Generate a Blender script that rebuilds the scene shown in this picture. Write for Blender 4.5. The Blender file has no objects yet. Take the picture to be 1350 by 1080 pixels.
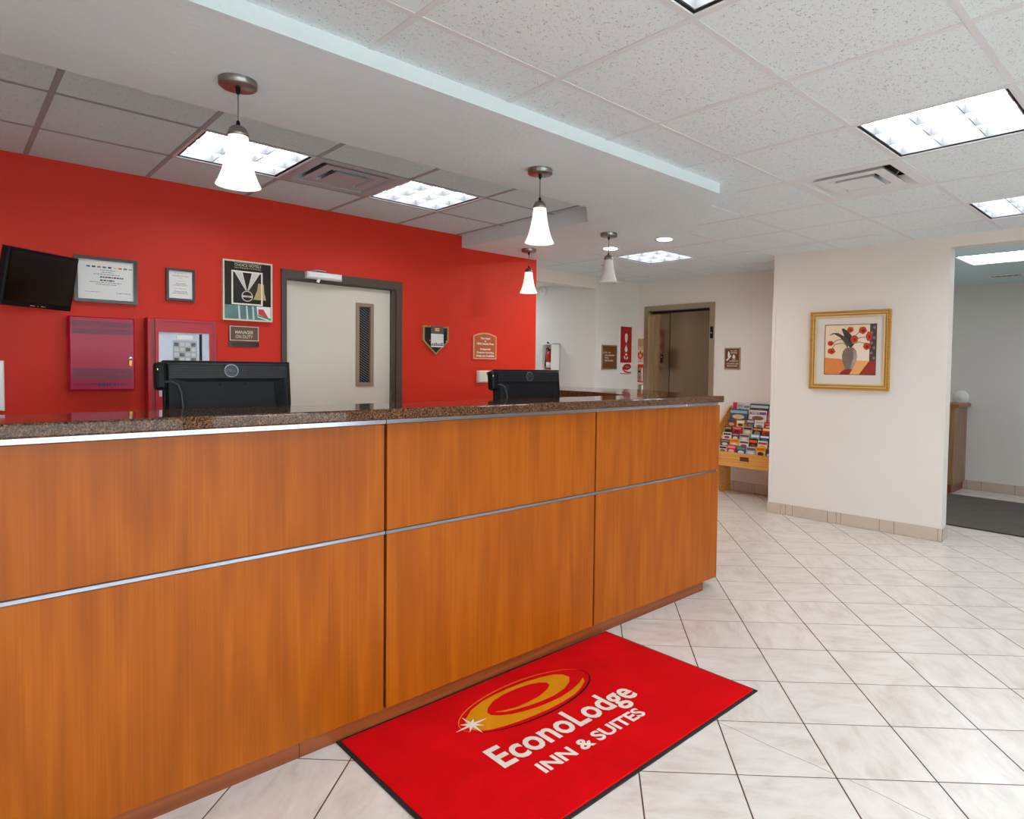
import bpy, math, random
from mathutils import Vector, Matrix
random.seed(7)
SC = bpy.context.scene
COL = SC.collection

# ------------------------------------------------------------------ camera
F_PX, YAW, PITCH, ROLL, CAM_H = 842.62, 0.794964, -0.034916, 0.013693, 1.3792
PPX, PPY = 745.87, 514.01
fw = Vector((math.cos(YAW) * math.cos(PITCH), math.sin(YAW) * math.cos(PITCH), math.sin(PITCH)))
rt = Vector((math.sin(YAW), -math.cos(YAW), 0))
up = rt.cross(fw)
rt2 = math.cos(ROLL) * rt + math.sin(ROLL) * up
up2 = -math.sin(ROLL) * rt + math.cos(ROLL) * up
cam = bpy.data.cameras.new('camera')
cam.sensor_fit = 'HORIZONTAL'
cam.sensor_width = 36
cam.lens = F_PX / 1350 * 36
cam.shift_x = (675 - PPX) / 1350
cam.shift_y = (PPY - 540) / 1350
cam.clip_start = 0.05
co = bpy.data.objects.new('camera', cam)
m = Matrix.Identity(4)
for i in range(3):
    m[i][0], m[i][1], m[i][2] = rt2[i], up2[i], -fw[i]
m[2][3] = CAM_H
co.matrix_world = m
COL.objects.link(co)
SC.camera = co

# ------------------------------------------------------------------ world, exposure
W = bpy.data.worlds.new('daylight')
SC.world = W
W.use_nodes = True
bg = W.node_tree.nodes['Background']
bg.inputs[0].default_value = (0.80, 0.90, 1.0, 1)
bg.inputs[1].default_value = 5.6
SC.view_settings.view_transform = 'Standard'
SC.view_settings.look = 'None'
SC.view_settings.gamma = 1
SC.view_settings.use_curve_mapping = False
SC.view_settings.exposure = 0.92
SC.cycles.use_denoising = True
SC.cycles.max_bounces = 10
SC.cycles.diffuse_bounces = 6
SC.cycles.sample_clamp_indirect = 8
LENS_POWER = 7.8      # ceiling light lenses
SHADE_POWER = 0.48      # lit pendant glass

# ------------------------------------------------------------------ materials
def lin(h):
    if isinstance(h, str):
        h = h.lstrip('#')
        c = [int(h[i:i + 2], 16) / 255 for i in (0, 2, 4)]
    else:
        c = [v / 255 for v in h]
    return tuple(v / 12.92 if v <= 0.04045 else ((v + 0.055) / 1.055) ** 2.4 for v in c) + (1,)

MATS = {}
class NT:
    def __init__(s, name):
        s.m = bpy.data.materials.new(name)
        s.m.use_nodes = True
        s.t = s.m.node_tree
        s.b = s.t.nodes['Principled BSDF']
    def n(s, typ, **kw):
        x = s.t.nodes.new(typ)
        for k, v in kw.items():
            if isinstance(k, str) and hasattr(x, k):
                setattr(x, k, v)
        return x
    def l(s, a, b):
        s.t.links.new(a, b)

def pmat(name, color, rough=0.5, metal=0.0, spec=0.5, var=0.0, vscale=8, bump=0.0, bscale=60, emit=None, estr=0, coat=0, aniso=None, alpha=1):
    """plain painted / plastic / metal material with a faint procedural variation"""
    if name in MATS:
        return MATS[name]
    k = NT(name)
    b = k.b
    c = lin(color)
    b.inputs['Roughness'].default_value = rough
    b.inputs['Metallic'].default_value = metal
    b.inputs['Specular IOR Level'].default_value = spec
    b.inputs['Coat Weight'].default_value = coat
    tc = k.n('ShaderNodeTexCoord')
    nz = k.n('ShaderNodeTexNoise')
    nz.inputs['Scale'].default_value = vscale
    nz.inputs['Detail'].default_value = 4
    k.l(tc.outputs['Object'], nz.inputs['Vector'])
    mx = k.n('ShaderNodeMixRGB')
    mx.inputs[1].default_value = tuple(v * (1 - var) for v in c[:3]) + (1,)
    mx.inputs[2].default_value = tuple(min(1, v * (1 + var)) for v in c[:3]) + (1,)
    k.l(nz.outputs[0], mx.inputs[0])
    k.l(mx.outputs[0], b.inputs['Base Color'])
    if bump:
        n2 = k.n('ShaderNodeTexNoise')
        n2.inputs['Scale'].default_value = bscale
        n2.inputs['Detail'].default_value = 3
        k.l(tc.outputs['Object'], n2.inputs['Vector'])
        bp = k.n('ShaderNodeBump')
        bp.inputs['Strength'].default_value = bump
        bp.inputs['Distance'].default_value = 0.01
        k.l(n2.outputs[0], bp.inputs['Height'])
        k.l(bp.outputs[0], b.inputs['Normal'])
    if emit:
        b.inputs['Emission Color'].default_value = lin(emit)
        b.inputs['Emission Strength'].default_value = estr
    if alpha < 1:
        b.inputs['Alpha'].default_value = alpha
    MATS[name] = k.m
    return k.m

def ramp(k, stops):
    r = k.n('ShaderNodeValToRGB')
    e = r.color_ramp.elements
    while len(e) < len(stops):
        e.new(0.5)
    for el, (p, c) in zip(e, stops):
        el.position = p
        el.color = c if len(c) == 4 else lin(c)
    return r

def wood(name, dark, mid, light, axis='z', rough=0.32, scale=1.0, coat=0.15, ring=0.35, spec=0.4):
    k = NT(name)
    tc = k.n('ShaderNodeTexCoord')
    oi = k.n('ShaderNodeObjectInfo')
    mp = k.n('ShaderNodeMapping')
    s = {'z': (9, 9, 0.45), 'x': (0.45, 9, 9), 'y': (9, 0.45, 9)}[axis]
    mp.inputs['Scale'].default_value = tuple(v * scale for v in s)
    cb = k.n('ShaderNodeCombineXYZ')
    ml = k.n('ShaderNodeMath', operation='MULTIPLY')
    ml.inputs[1].default_value = 37.0
    k.l(oi.outputs['Random'], ml.inputs[0])
    for i in range(3):
        k.l(ml.outputs[0], cb.inputs[i])
    k.l(cb.outputs[0], mp.inputs['Location'])
    k.l(tc.outputs['Object'], mp.inputs['Vector'])
    n1 = k.n('ShaderNodeTexNoise')
    n1.inputs['Scale'].default_value = 2.0
    n1.inputs['Detail'].default_value = 9
    n1.inputs['Roughness'].default_value = 0.62
    n1.inputs['Distortion'].default_value = 0.6
    k.l(mp.outputs[0], n1.inputs['Vector'])
    wv = k.n('ShaderNodeTexWave', wave_type='RINGS')
    wv.inputs['Scale'].default_value = 1.5
    wv.inputs['Distortion'].default_value = 9
    wv.inputs['Detail'].default_value = 3
    wv.inputs['Detail Scale'].default_value = 0.8
    k.l(mp.outputs[0], wv.inputs['Vector'])
    mp2 = k.n('ShaderNodeMapping')
    mp2.inputs['Scale'].default_value = tuple(v * scale * (22 if v > 1 else 3) for v in s)
    k.l(tc.outputs['Object'], mp2.inputs['Vector'])
    n2 = k.n('ShaderNodeTexNoise')
    n2.inputs['Scale'].default_value = 1.0
    n2.inputs['Detail'].default_value = 3
    k.l(mp2.outputs[0], n2.inputs['Vector'])
    a = k.n('ShaderNodeMixRGB')
    a.inputs[0].default_value = ring
    k.l(n1.outputs[0], a.inputs[1])
    k.l(wv.outputs[0], a.inputs[2])
    a2 = k.n('ShaderNodeMixRGB')
    a2.inputs[0].default_value = 0.38
    k.l(a.outputs[0], a2.inputs[1])
    k.l(n2.outputs[0], a2.inputs[2])
    r = ramp(k, [(0.22, dark), (0.5, mid), (0.8, light)])
    k.l(a2.outputs[0], r.inputs[0])
    k.l(r.outputs[0], k.b.inputs['Base Color'])
    k.b.inputs['Roughness'].default_value = rough
    k.b.inputs['Specular IOR Level'].default_value = spec
    k.b.inputs['Coat Weight'].default_value = coat
    k.b.inputs['Coat Roughness'].default_value = 0.2
    MATS[name] = k.m
    return k.m

def granite(name):
    k = NT(name)
    tc = k.n('ShaderNodeTexCoord')
    n1 = k.n('ShaderNodeTexNoise')
    n1.inputs['Scale'].default_value = 170
    n1.inputs['Detail'].default_value = 6
    n1.inputs['Roughness'].default_value = 0.75
    k.l(tc.outputs['Object'], n1.inputs['Vector'])
    v = k.n('ShaderNodeTexVoronoi')
    v.inputs['Scale'].default_value = 330
    k.l(tc.outputs['Object'], v.inputs['Vector'])
    mx = k.n('ShaderNodeMixRGB')
    mx.inputs[0].default_value = 0.45
    k.l(n1.outputs[0], mx.inputs[1])
    k.l(v.outputs['Color'], mx.inputs[2])
    r = ramp(k, [(0.32, '#140b06'), (0.45, '#43291a'), (0.55, '#5f3f2a'), (0.72, '#875f43')])
    k.l(mx.outputs[0], r.inputs[0])
    k.l(r.outputs[0], k.b.inputs['Base Color'])
    k.b.inputs['Roughness'].default_value = 0.05
    k.b.inputs['Specular IOR Level'].default_value = 0.3
    MATS[name] = k.m
    return k.m

def ceiling_tile_mat(name, pit=0.65, col='#e2ecf0'):
    k = NT(name)
    tc = k.n('ShaderNodeTexCoord')
    oi = k.n('ShaderNodeObjectInfo')
    ad = k.n('ShaderNodeVectorMath', operation='ADD')
    k.l(tc.outputs['Object'], ad.inputs[0])
    ml = k.n('ShaderNodeMath', operation='MULTIPLY')
    ml.inputs[1].default_value = 53
    k.l(oi.outputs['Random'], ml.inputs[0])
    k.l(ml.outputs[0], ad.inputs[1])
    n1 = k.n('ShaderNodeTexNoise')
    n1.inputs['Scale'].default_value = 95
    n1.inputs['Detail'].default_value = 2
    n1.inputs['Distortion'].default_value = 1.6
    k.l(ad.outputs[0], n1.inputs['Vector'])
    r = ramp(k, [(0.62, (1, 1, 1, 1)), (0.69, (0.25, 0.25, 0.25, 1))])
    k.l(n1.outputs[0], r.inputs[0])
    mx = k.n('ShaderNodeMixRGB', blend_type='MULTIPLY')
    mx.inputs[0].default_value = pit
    mx.inputs[1].default_value = lin(col)
    k.l(r.outputs[0], mx.inputs[2])
    k.l(mx.outputs[0], k.b.inputs['Base Color'])
    bp = k.n('ShaderNodeBump')
    bp.inputs['Strength'].default_value = 0.7
    bp.inputs['Distance'].default_value = 0.004
    k.l(r.outputs[0], bp.inputs['Height'])
    n3 = k.n('ShaderNodeTexNoise')
    n3.inputs['Scale'].default_value = 260
    k.l(tc.outputs['Object'], n3.inputs['Vector'])
    b2 = k.n('ShaderNodeBump')
    b2.inputs['Strength'].default_value = 0.35
    b2.inputs['Distance'].default_value = 0.002
    k.l(n3.outputs[0], b2.inputs['Height'])
    k.l(bp.outputs[0], b2.inputs['Normal'])
    k.l(b2.outputs[0], k.b.inputs['Normal'])
    k.b.inputs['Roughness'].default_value = 0.9
    k.b.inputs['Specular IOR Level'].default_value = 0.2
    MATS[name] = k.m
    return k.m

def floor_tile_mat(name):
    k = NT(name)
    tc = k.n('ShaderNodeTexCoord')
    oi = k.n('ShaderNodeObjectInfo')
    ad = k.n('ShaderNodeVectorMath', operation='ADD')
    ml = k.n('ShaderNodeMath', operation='MULTIPLY')
    ml.inputs[1].default_value = 41
    k.l(oi.outputs['Random'], ml.inputs[0])
    k.l(tc.outputs['Object'], ad.inputs[0])
    k.l(ml.outputs[0], ad.inputs[1])
    mp = k.n('ShaderNodeMapping')
    mp.inputs['Scale'].default_value = (3.5, 9, 5)
    mp.inputs['Rotation'].default_value = (0, 0, 0.6)
    k.l(ad.outputs[0], mp.inputs['Vector'])
    n1 = k.n('ShaderNodeTexNoise')
    n1.inputs['Scale'].default_value = 1.6
    n1.inputs['Detail'].default_value = 8
    n1.inputs['Roughness'].default_value = 0.62
    n1.inputs['Distortion'].default_value = 0.4
    k.l(mp.outputs[0], n1.inputs['Vector'])
    r = ramp(k, [(0.25, '#c4b7a9'), (0.5, '#d9cfc5'), (0.75, '#e4dcd4')])
    k.l(n1.outputs[0], r.inputs[0])
    k.l(r.outputs[0], k.b.inputs['Base Color'])
    k.b.inputs['Roughness'].default_value = 0.28
    k.b.inputs['Specular IOR Level'].default_value = 0.45
    MATS[name] = k.m
    return k.m

def clear_mat(name, tint=(1, 1, 1, 1), gl=0.12, rough=0.02):
    k = NT(name)
    k.t.nodes.remove(k.b)
    out = [n for n in k.t.nodes if n.type == 'OUTPUT_MATERIAL'][0]
    tr = k.n('ShaderNodeBsdfTransparent')
    tr.inputs[0].default_value = tint
    g = k.n('ShaderNodeBsdfGlossy')
    g.inputs['Roughness'].default_value = rough
    lw = k.n('ShaderNodeLayerWeight')
    lw.inputs[0].default_value = gl
    mx = k.n('ShaderNodeMixShader')
    k.l(lw.outputs['Fresnel'], mx.inputs[0])
    k.l(tr.outputs[0], mx.inputs[1])
    k.l(g.outputs[0], mx.inputs[2])
    k.l(mx.outputs[0], out.inputs[0])
    MATS[name] = k.m
    return k.m

def brushed(name, color, rough=0.3, axis=2, dark=0.85):
    k = NT(name)
    tc = k.n('ShaderNodeTexCoord')
    mp = k.n('ShaderNodeMapping')
    s = [300, 300, 300]
    s[axis] = 1.5
    mp.inputs['Scale'].default_value = s
    k.l(tc.outputs['Object'], mp.inputs['Vector'])
    n1 = k.n('ShaderNodeTexNoise')
    n1.inputs['Scale'].default_value = 1
    n1.inputs['Detail'].default_value = 2
    k.l(mp.outputs[0], n1.inputs['Vector'])
    c = lin(color)
    r = ramp(k, [(0.3, tuple(v * dark for v in c[:3]) + (1,)), (0.7, c)])
    k.l(n1.outputs[0], r.inputs[0])
    k.l(r.outputs[0], k.b.inputs['Base Color'])
    k.b.inputs['Metallic'].default_value = 1
    k.b.inputs['Roughness'].default_value = rough
    MATS[name] = k.m
    return k.m

def pile_mat(name, c1, c2, scale=500):
    k = NT(name)
    tc = k.n('ShaderNodeTexCoord')
    n1 = k.n('ShaderNodeTexNoise')
    n1.inputs['Scale'].default_value = scale
    n1.inputs['Detail'].default_value = 3
    k.l(tc.outputs['Object'], n1.inputs['Vector'])
    n2 = k.n('ShaderNodeTexNoise')
    n2.inputs['Scale'].default_value = 5
    k.l(tc.outputs['Object'], n2.inputs['Vector'])
    mx = k.n('ShaderNodeMixRGB')
    mx.inputs[0].default_value = 0.35
    k.l(n1.outputs[0], mx.inputs[1])
    k.l(n2.outputs[0], mx.inputs[2])
    r = ramp(k, [(0.3, c1), (0.7, c2)])
    k.l(mx.outputs[0], r.inputs[0])
    k.l(r.outputs[0], k.b.inputs['Base Color'])
    bp = k.n('ShaderNodeBump')
    bp.inputs['Strength'].default_value = 0.6
    bp.inputs['Distance'].default_value = 0.004
    k.l(n1.outputs[0], bp.inputs['Height'])
    k.l(bp.outputs[0], k.b.inputs['Normal'])
    k.b.inputs['Roughness'].default_value = 0.95
    k.b.inputs['Specular IOR Level'].default_value = 0.1
    MATS[name] = k.m
    return k.m

WHITE_WALL = pmat('white_wall_paint', '#e2dad1', 0.7, var=0.02, vscale=3, bump=0.08, bscale=220, spec=0.3)
GREY_WALL = pmat('pale_grey_wall_paint', '#dedad3', 0.7, var=0.02, vscale=3, bump=0.08, bscale=220, spec=0.3)
RED_WALL = pmat('red_wall_paint', '#d02a12', 0.55, var=0.03, vscale=2, bump=0.06, bscale=220, spec=0.3)
SOFFIT = pmat('white_textured_plaster', '#dde8eb', 0.75, var=0.02, vscale=4, bump=0.35, bscale=45, spec=0.25)
CTILE = ceiling_tile_mat('fissured_ceiling_tile')
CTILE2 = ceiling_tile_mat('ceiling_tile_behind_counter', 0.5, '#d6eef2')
GRID = pmat('white_painted_steel', '#dadde0', 0.45)
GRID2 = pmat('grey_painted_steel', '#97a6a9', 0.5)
FTILE = floor_tile_mat('cream_ceramic_tile')
BTILE = pmat('beige_ceramic_skirting', '#c4b3a2', 0.35, var=0.08, vscale=14)
GROUT = pmat('dark_brown_grout', '#5a4335', 0.9, var=0.15, vscale=40)
GROUT2 = pmat('skirting_grout', '#7d6350', 0.9, var=0.1, vscale=40)
CHERRY = wood('cherry_laminate', '#843f04', '#9a4c05', '#ad5d0b', 'z', rough=0.38, coat=0.0, ring=0.3, spec=0.22)
CHERRY_X = wood('cherry_kick_laminate', '#6b3016', '#84401d', '#9a5224', 'x')
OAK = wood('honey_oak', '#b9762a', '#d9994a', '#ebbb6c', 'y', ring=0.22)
OAK_DARK = wood('dark_oak', '#7d4a22', '#99602f', '#b17a3f', 'z')  # darker oak tone, drawn on the wood cabinet's top
GRANITE = granite('brown_speckled_granite')
ALU = brushed('brushed_aluminium', '#a2a6b2', 0.2, 0)
NICKEL = brushed('brushed_nickel', '#9a9590', 0.32, 2)
STEEL = brushed('stainless_steel', '#8f7b66', 0.17, 2, 0.85)
STEEL_FR = brushed('stainless_frame', '#bcab95', 0.35, 2)
BLACK = pmat('black_plastic', '#0b0b0e', 0.5, bump=0.05, bscale=300, spec=0.2)
BLACK_GLOSS = pmat('black_gloss_screen', '#020202', 0.12)
DARK = pmat('dark_gap', '#120d0b', 0.9)
RUBBER = pmat('black_rubber', '#171312', 0.8)
WHITE = pmat('white_enamel', '#efeeea', 0.35)
PAPER = pmat('white_paper', '#e6e2da', 0.6, var=0.02)
INK = pmat('dark_ink', '#3b342e', 0.7)
INK_SOFT = pmat('grey_ink', '#857c74', 0.7)
GOLD_INK = pmat('gold_ink', '#8a744e', 0.6)
BROWN_SIGN = pmat('brown_sign_plastic', '#6a3e16', 0.45)
ORANGE_SIGN = pmat('tan_orange_sign_plastic', '#b5561c', 0.45)
TAUPE = pmat('taupe_door_frame_paint', '#4b3c30', 0.4)
BEIGE_DOOR = pmat('beige_door_paint', '#d3c8b6', 0.5, var=0.015)
BRONZE = pmat('bronze_window_trim', '#8d7861', 0.4)
RED_PANEL = pmat('crimson_enamel', '#b00038', 0.28, spec=0.25, var=0.05)
RED_PANEL_DK = pmat('dark_crimson_louver', '#7d1533', 0.4)
RED_CAB = pmat('red_enamel', '#b4202e', 0.3, spec=0.25, var=0.03)
RED_GROOVE = pmat('red_groove_enamel', '#9a0c0c', 0.4)
NAVY = pmat('navy_print', '#2b1648', 0.5)
CHROME = pmat('chrome', '#d5d3d0', 0.12, metal=1)
LOGO_RED = pile_mat('red_mat_pile', '#bb0006', '#ea040d')
LOGO_WHITE = pile_mat('white_mat_pile', '#dccfc2', '#f6e9da')
LOGO_ORANGE = pile_mat('orange_mat_pile', '#c87804', '#e59a0c')
LOGO_DARK = pile_mat('dark_mat_pile', '#3a0d0a', '#521410')
GREY_PILE = pile_mat('charcoal_mat_pile', '#5a544e', '#716a62')
CLEAR = clear_mat('clear_acrylic', gl=0.06)
PANE = clear_mat('window_glass', (0.95, 0.98, 0.97, 1), gl=0.1)
LENS = pmat('glowing_light_lens', '#ffffff', 0.5, emit='#eaf1ff', estr=LENS_POWER)
SPOT = pmat('glowing_downlight_lens', '#ffffff', 0.5, emit='#fff0dc', estr=130)
LOUVER = pmat('grey_louver', '#6e6e6c', 0.4)
GLASS_LIT = pmat('lit_opal_glass', '#fbf8f2', 0.35, emit='#fff3e2', estr=SHADE_POWER)
GLASS_OFF = pmat('opal_glass', '#e2ddd6', 0.3)
IVORY = pmat('ivory_plastic', '#e2d9c4', 0.45)

# ------------------------------------------------------------------ mesh helpers
class MB:
    def __init__(s):
        s.v = []
        s.f = []
        s.smooth = []
    def add(s, vs, fs, smooth=False):
        o = len(s.v)
        s.v += [tuple(v) for v in vs]
        s.f += [tuple(i + o for i in f) for f in fs]
        s.smooth += [smooth] * len(fs)
        return s
    def box(s, x0, x1, y0, y1, z0, z1):
        v = [(x0, y0, z0), (x1, y0, z0), (x1, y1, z0), (x0, y1, z0), (x0, y0, z1), (x1, y0, z1), (x1, y1, z1), (x0, y1, z1)]
        return s.add(v, [(0, 3, 2, 1), (4, 5, 6, 7), (0, 1, 5, 4), (1, 2, 6, 5), (2, 3, 7, 6), (3, 0, 4, 7)])
    def cbox(s, x0, x1, y0, y1, z0, z1, b=0.003):
        """box with chamfered edges on the y0 (front) face outline"""
        b = min(b, (x1 - x0) / 3, (z1 - z0) / 3, abs(y1 - y0) * 0.9)
        v = [(x0, y1, z0), (x1, y1, z0), (x1, y1, z1), (x0, y1, z1),
             (x0, y0 + b, z0), (x1, y0 + b, z0), (x1, y0 + b, z1), (x0, y0 + b, z1),
             (x0 + b, y0, z0 + b), (x1 - b, y0, z0 + b), (x1 - b, y0, z1 - b), (x0 + b, y0, z1 - b)]
        f = [(3, 2, 1, 0), (8, 9, 10, 11)]
        for a in (0, 4):
            for i in range(4):
                j = (i + 1) % 4
                f.append((a + i, a + j, a + 4 + j, a + 4 + i))
        return s.add(v, f)
    def prism(s, poly, z0, z1):
        """poly in xy, extruded in z"""
        n = len(poly)
        v = [(x, y, z0) for x, y in poly] + [(x, y, z1) for x, y in poly]
        f = [tuple(range(n))[::-1], tuple(range(n, 2 * n))] + [(i, (i + 1) % n, n + (i + 1) % n, n + i) for i in range(n)]
        return s.add(v, f)
    def vprism(s, poly, y0, y1):
        """poly in xz (wall plane), extruded in y from y0 (front) to y1"""
        n = len(poly)
        v = [(x, y0, z) for x, z in poly] + [(x, y1, z) for x, z in poly]
        f = [tuple(range(n)), tuple(range(n, 2 * n))[::-1]] + [(i, n + i, n + (i + 1) % n, (i + 1) % n) for i in range(n)]
        return s.add(v, f)
    def lathe(s, prof, c=(0, 0, 0), seg=24, axis='z', cap=True):
        n = len(prof)
        vs = []
        for i in range(seg):
            a = 2 * math.pi * i / seg
            for r, h in prof:
                p = (r * math.cos(a), r * math.sin(a), h)
                if axis == 'y':
                    p = (p[0], -h, p[1])
                elif axis == 'x':
                    p = (h, p[0], p[1])
                vs.append((p[0] + c[0], p[1] + c[1], p[2] + c[2]))
        fs = []
        for i in range(seg):
            j = (i + 1) % seg
            for q in range(n - 1):
                fs.append((i * n + q, j * n + q, j * n + q + 1, i * n + q + 1))
        s.add(vs, fs, True)
        if cap:
            for q in (0, n - 1):
                if prof[q][0] > 1e-5:
                    o = len(s.v)
                    s.add([vs[i * n + q] for i in range(seg)], [tuple(range(seg))])
        return s
    def tube(s, pts, r, seg=8):
        pts = [Vector(p) for p in pts]
        rings = []
        for i, p in enumerate(pts):
            d = (pts[min(i + 1, len(pts) - 1)] - pts[max(i - 1, 0)]).normalized()
            a = d.orthogonal().normalized()
            if rings:
                a = (rings[-1][1] - d * rings[-1][1].dot(d)).normalized()
            b = d.cross(a)
            rings.append(([p + (a * math.cos(2 * math.pi * k / seg) + b * math.sin(2 * math.pi * k / seg)) * r for k in range(seg)], a))
        vs = [v for rg in rings for v in rg[0]]
        fs = []
        for i in range(len(pts) - 1):
            for k in range(seg):
                fs.append((i * seg + k, i * seg + (k + 1) % seg, (i + 1) * seg + (k + 1) % seg, (i + 1) * seg + k))
        s.add(vs, fs, True)
        s.add(rings[0][0], [tuple(range(seg))[::-1]])
        s.add(rings[-1][0], [tuple(range(seg))])
        return s
    def ring(s, x0, x1, z0, z1, w, y0, y1):
        """rectangular frame in the wall plane, mitred"""
        o = [(x0, z0), (x1, z0), (x1, z1), (x0, z1)]
        i = [(x0 + w, z0 + w), (x1 - w, z0 + w), (x1 - w, z1 - w), (x0 + w, z1 - w)]
        v = [(x, y0, z) for x, z in o] + [(x, y0, z) for x, z in i] + [(x, y1, z) for x, z in o] + [(x, y1, z) for x, z in i]
        f = []
        for a in range(4):
            b = (a + 1) % 4
            f += [(a, b, 4 + b, 4 + a), (8 + b, 8 + a, 12 + a, 12 + b), (a, 8 + a, 8 + b, b), (4 + a, 4 + b, 12 + b, 12 + a)]
        return s.add(v, f)
    def hring(s, x0, x1, y0, y1, w, z0, z1):
        """rectangular frame lying flat (in xy)"""
        s.box(x0, x1, y0, y0 + w, z0, z1)
        s.box(x0, x1, y1 - w, y1, z0, z1)
        s.box(x0, x0 + w, y0 + w, y1 - w, z0, z1)
        s.box(x1 - w, x1, y0 + w, y1 - w, z0, z1)
        return s
    def mesh(s, name):
        me = bpy.data.meshes.new(name)
        me.from_pydata(s.v, [], s.f)
        me.polygons.foreach_set('use_smooth', s.smooth)
        me.update()
        return me
    def build(s, name, mat, parent=None, loc=None, bevel=0, fixn=False):
        o = bpy.data.objects.new(name, s.mesh(name))
        o.data.materials.append(mat)
        COL.objects.link(o)
        if parent:
            o.parent = parent
        if loc:
            o.location = loc
        if bevel:
            b = o.modifiers.new('edge', 'BEVEL')
            b.width = bevel
            b.segments = 2
            b.limit_method = 'ANGLE'
            b.angle_limit = 0.9
        return o

def inst(src, parent=None, loc=None, rot=None):
    o = src.copy()
    COL.objects.link(o)
    o.parent = parent
    if loc is not None:
        o.location = loc
    if rot is not None:
        o.rotation_euler = rot
    return o

def tag(o, label=None, cat=None, group=None, kind=None):
    if label:
        o['label'] = label
    if cat:
        o['category'] = cat
    if group:
        o['group'] = group
    if kind:
        o['kind'] = kind
    return o

def thing(name, label, cat, loc=(0, 0, 0), rotz=0, group=None, kind=None):
    o = bpy.data.objects.new(name, None)
    o.empty_display_size = 0.05
    COL.objects.link(o)
    o.location = loc
    o.rotation_euler = (0, 0, rotz)
    return tag(o, label, cat, group, kind)

def struct(name, mb, mat, label=None):
    o = mb.build(name, mat)
    tag(o, label, None, None, 'structure')
    return o

def text_mesh(s, bold=0.0, shear=0.0, spacing=1.0):
    cu = bpy.data.curves.new('t', 'FONT')
    cu.body = s
    cu.size = 1
    cu.offset = bold
    cu.shear = shear
    cu.space_character = spacing
    cu.align_x = 'LEFT'
    cu.resolution_u = 3
    ob = bpy.data.objects.new('t', cu)
    COL.objects.link(ob)
    dg = bpy.context.evaluated_depsgraph_get()
    me = bpy.data.meshes.new_from_object(ob.evaluated_get(dg))
    bpy.data.objects.remove(ob)
    bpy.data.curves.remove(cu)
    return me

def text(s, mat, parent, box, y=-0.001, flat=False, bold=0.01, name='lettering', keep=False, shear=0, spacing=1.0, z=0):
    """lettering that fills box (x0,x1,z0,z1) in the wall plane, facing -y; flat=True lays it in xy at height z"""
    me = text_mesh(s, bold, shear, spacing)
    xs = [v.co.x for v in me.vertices]
    ys = [v.co.y for v in me.vertices]
    ax, bx_, ay, by = min(xs), max(xs), min(ys), max(ys)
    x0, x1, z0, z1 = box
    sx = (x1 - x0) / (bx_ - ax)
    sy = (z1 - z0) / max(by - ay, 1e-6)
    ox, oz = x0, z0
    if keep:
        k = min(sx, sy)
        ox = (x0 + x1) / 2 - k * (bx_ - ax) / 2
        oz = (z0 + z1) / 2 - k * (by - ay) / 2
        sx = sy = k
    for v in me.vertices:
        a, b = ox + (v.co.x - ax) * sx, oz + (v.co.y - ay) * sy
        v.co = (a, b, z) if flat else (a, y, b)
    me.materials.append(mat)
    o = bpy.data.objects.new(name, me)
    COL.objects.link(o)
    o.parent = parent
    return o

def ell(cx, cz, rx, rz, n=20, rot=0, a0=0, a1=2 * math.pi):
    full = abs(a1 - a0 - 2 * math.pi) < 1e-6
    out = []
    for i in range(n if full else n + 1):
        a = a0 + (a1 - a0) * i / n
        x, z = rx * math.cos(a), rz * math.sin(a)
        out.append((cx + x * math.cos(rot) - z * math.sin(rot), cz + x * math.sin(rot) + z * math.cos(rot)))
    return out

# ================================================================== setting
HC = 2.4755        # lobby ceiling
HR = 2.519         # ceiling over the desk area
ZS = 2.417         # soffit underside
YR = 4.68          # red wall
A = Vector((5.745, 3.02))
B = Vector((5.817, 1.537))
DV = (B - A).normalized()
PROT = math.atan2(DV.y, DV.x)          # picture wall: local x runs along DV

def pw(t, d=0.0):
    """point on the picture wall at run t, depth d behind its face"""
    nrm = Vector((-DV.y, DV.x))
    return (A.x + DV.x * t + nrm.x * d, A.y + DV.y * t + nrm.y * d)

# ---- floor: bed of grout and the diagonal tiles
flo = struct('floor', MB().box(-1.9, 9.1, -2.8, 8.8, -0.1, -0.0009), GROUT)
T = 0.33469
TO = Vector((2.8955, 2.0207))
TY = -0.812637
e1 = Vector((math.cos(TY), math.sin(TY)))
e2 = Vector((-math.sin(TY), math.cos(TY)))
def cam_px(p):
    d = Vector(p) - Vector((0, 0, CAM_H))
    z = d.dot(fw)
    if z < 0.2:
        return None
    return PPX + F_PX * d.dot(rt2) / z, PPY - F_PX * d.dot(up2) / z
g = 0.0027
hw = T / 2 - g
def tile_mesh():
    b = 0.0005
    mb = MB()
    v = [(-hw, -hw, -0.008), (hw, -hw, -0.008), (hw, hw, -0.008), (-hw, hw, -0.008), (-hw, -hw, -b), (hw, -hw, -b), (hw, hw, -b), (-hw, hw, -b),
         (-hw + b, -hw + b, 0), (hw - b, -hw + b, 0), (hw - b, hw - b, 0), (-hw + b, hw - b, 0)]
    f = [(8, 9, 10, 11)]
    for a in (0, 4):
        for i in range(4):
            j = (i + 1) % 4
            f.append((a + i, a + j, a + 4 + j, a + 4 + i))
    return mb.add(v, f)
TM = tile_mesh()
tm = TM.mesh('tile')
tm.materials.append(FTILE)
rest = MB()
cand = []
def in_floor(c):
    x, y = c
    if -1.75 < x < 6.6 and -2.7 < y < 5.4:
        return True
    if 5.7 < x < 8.85 and -1.2 < y < 3.1:
        return True
    return 4.1 < x < 5.8 and y < 8.5 and y > 5
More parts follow.
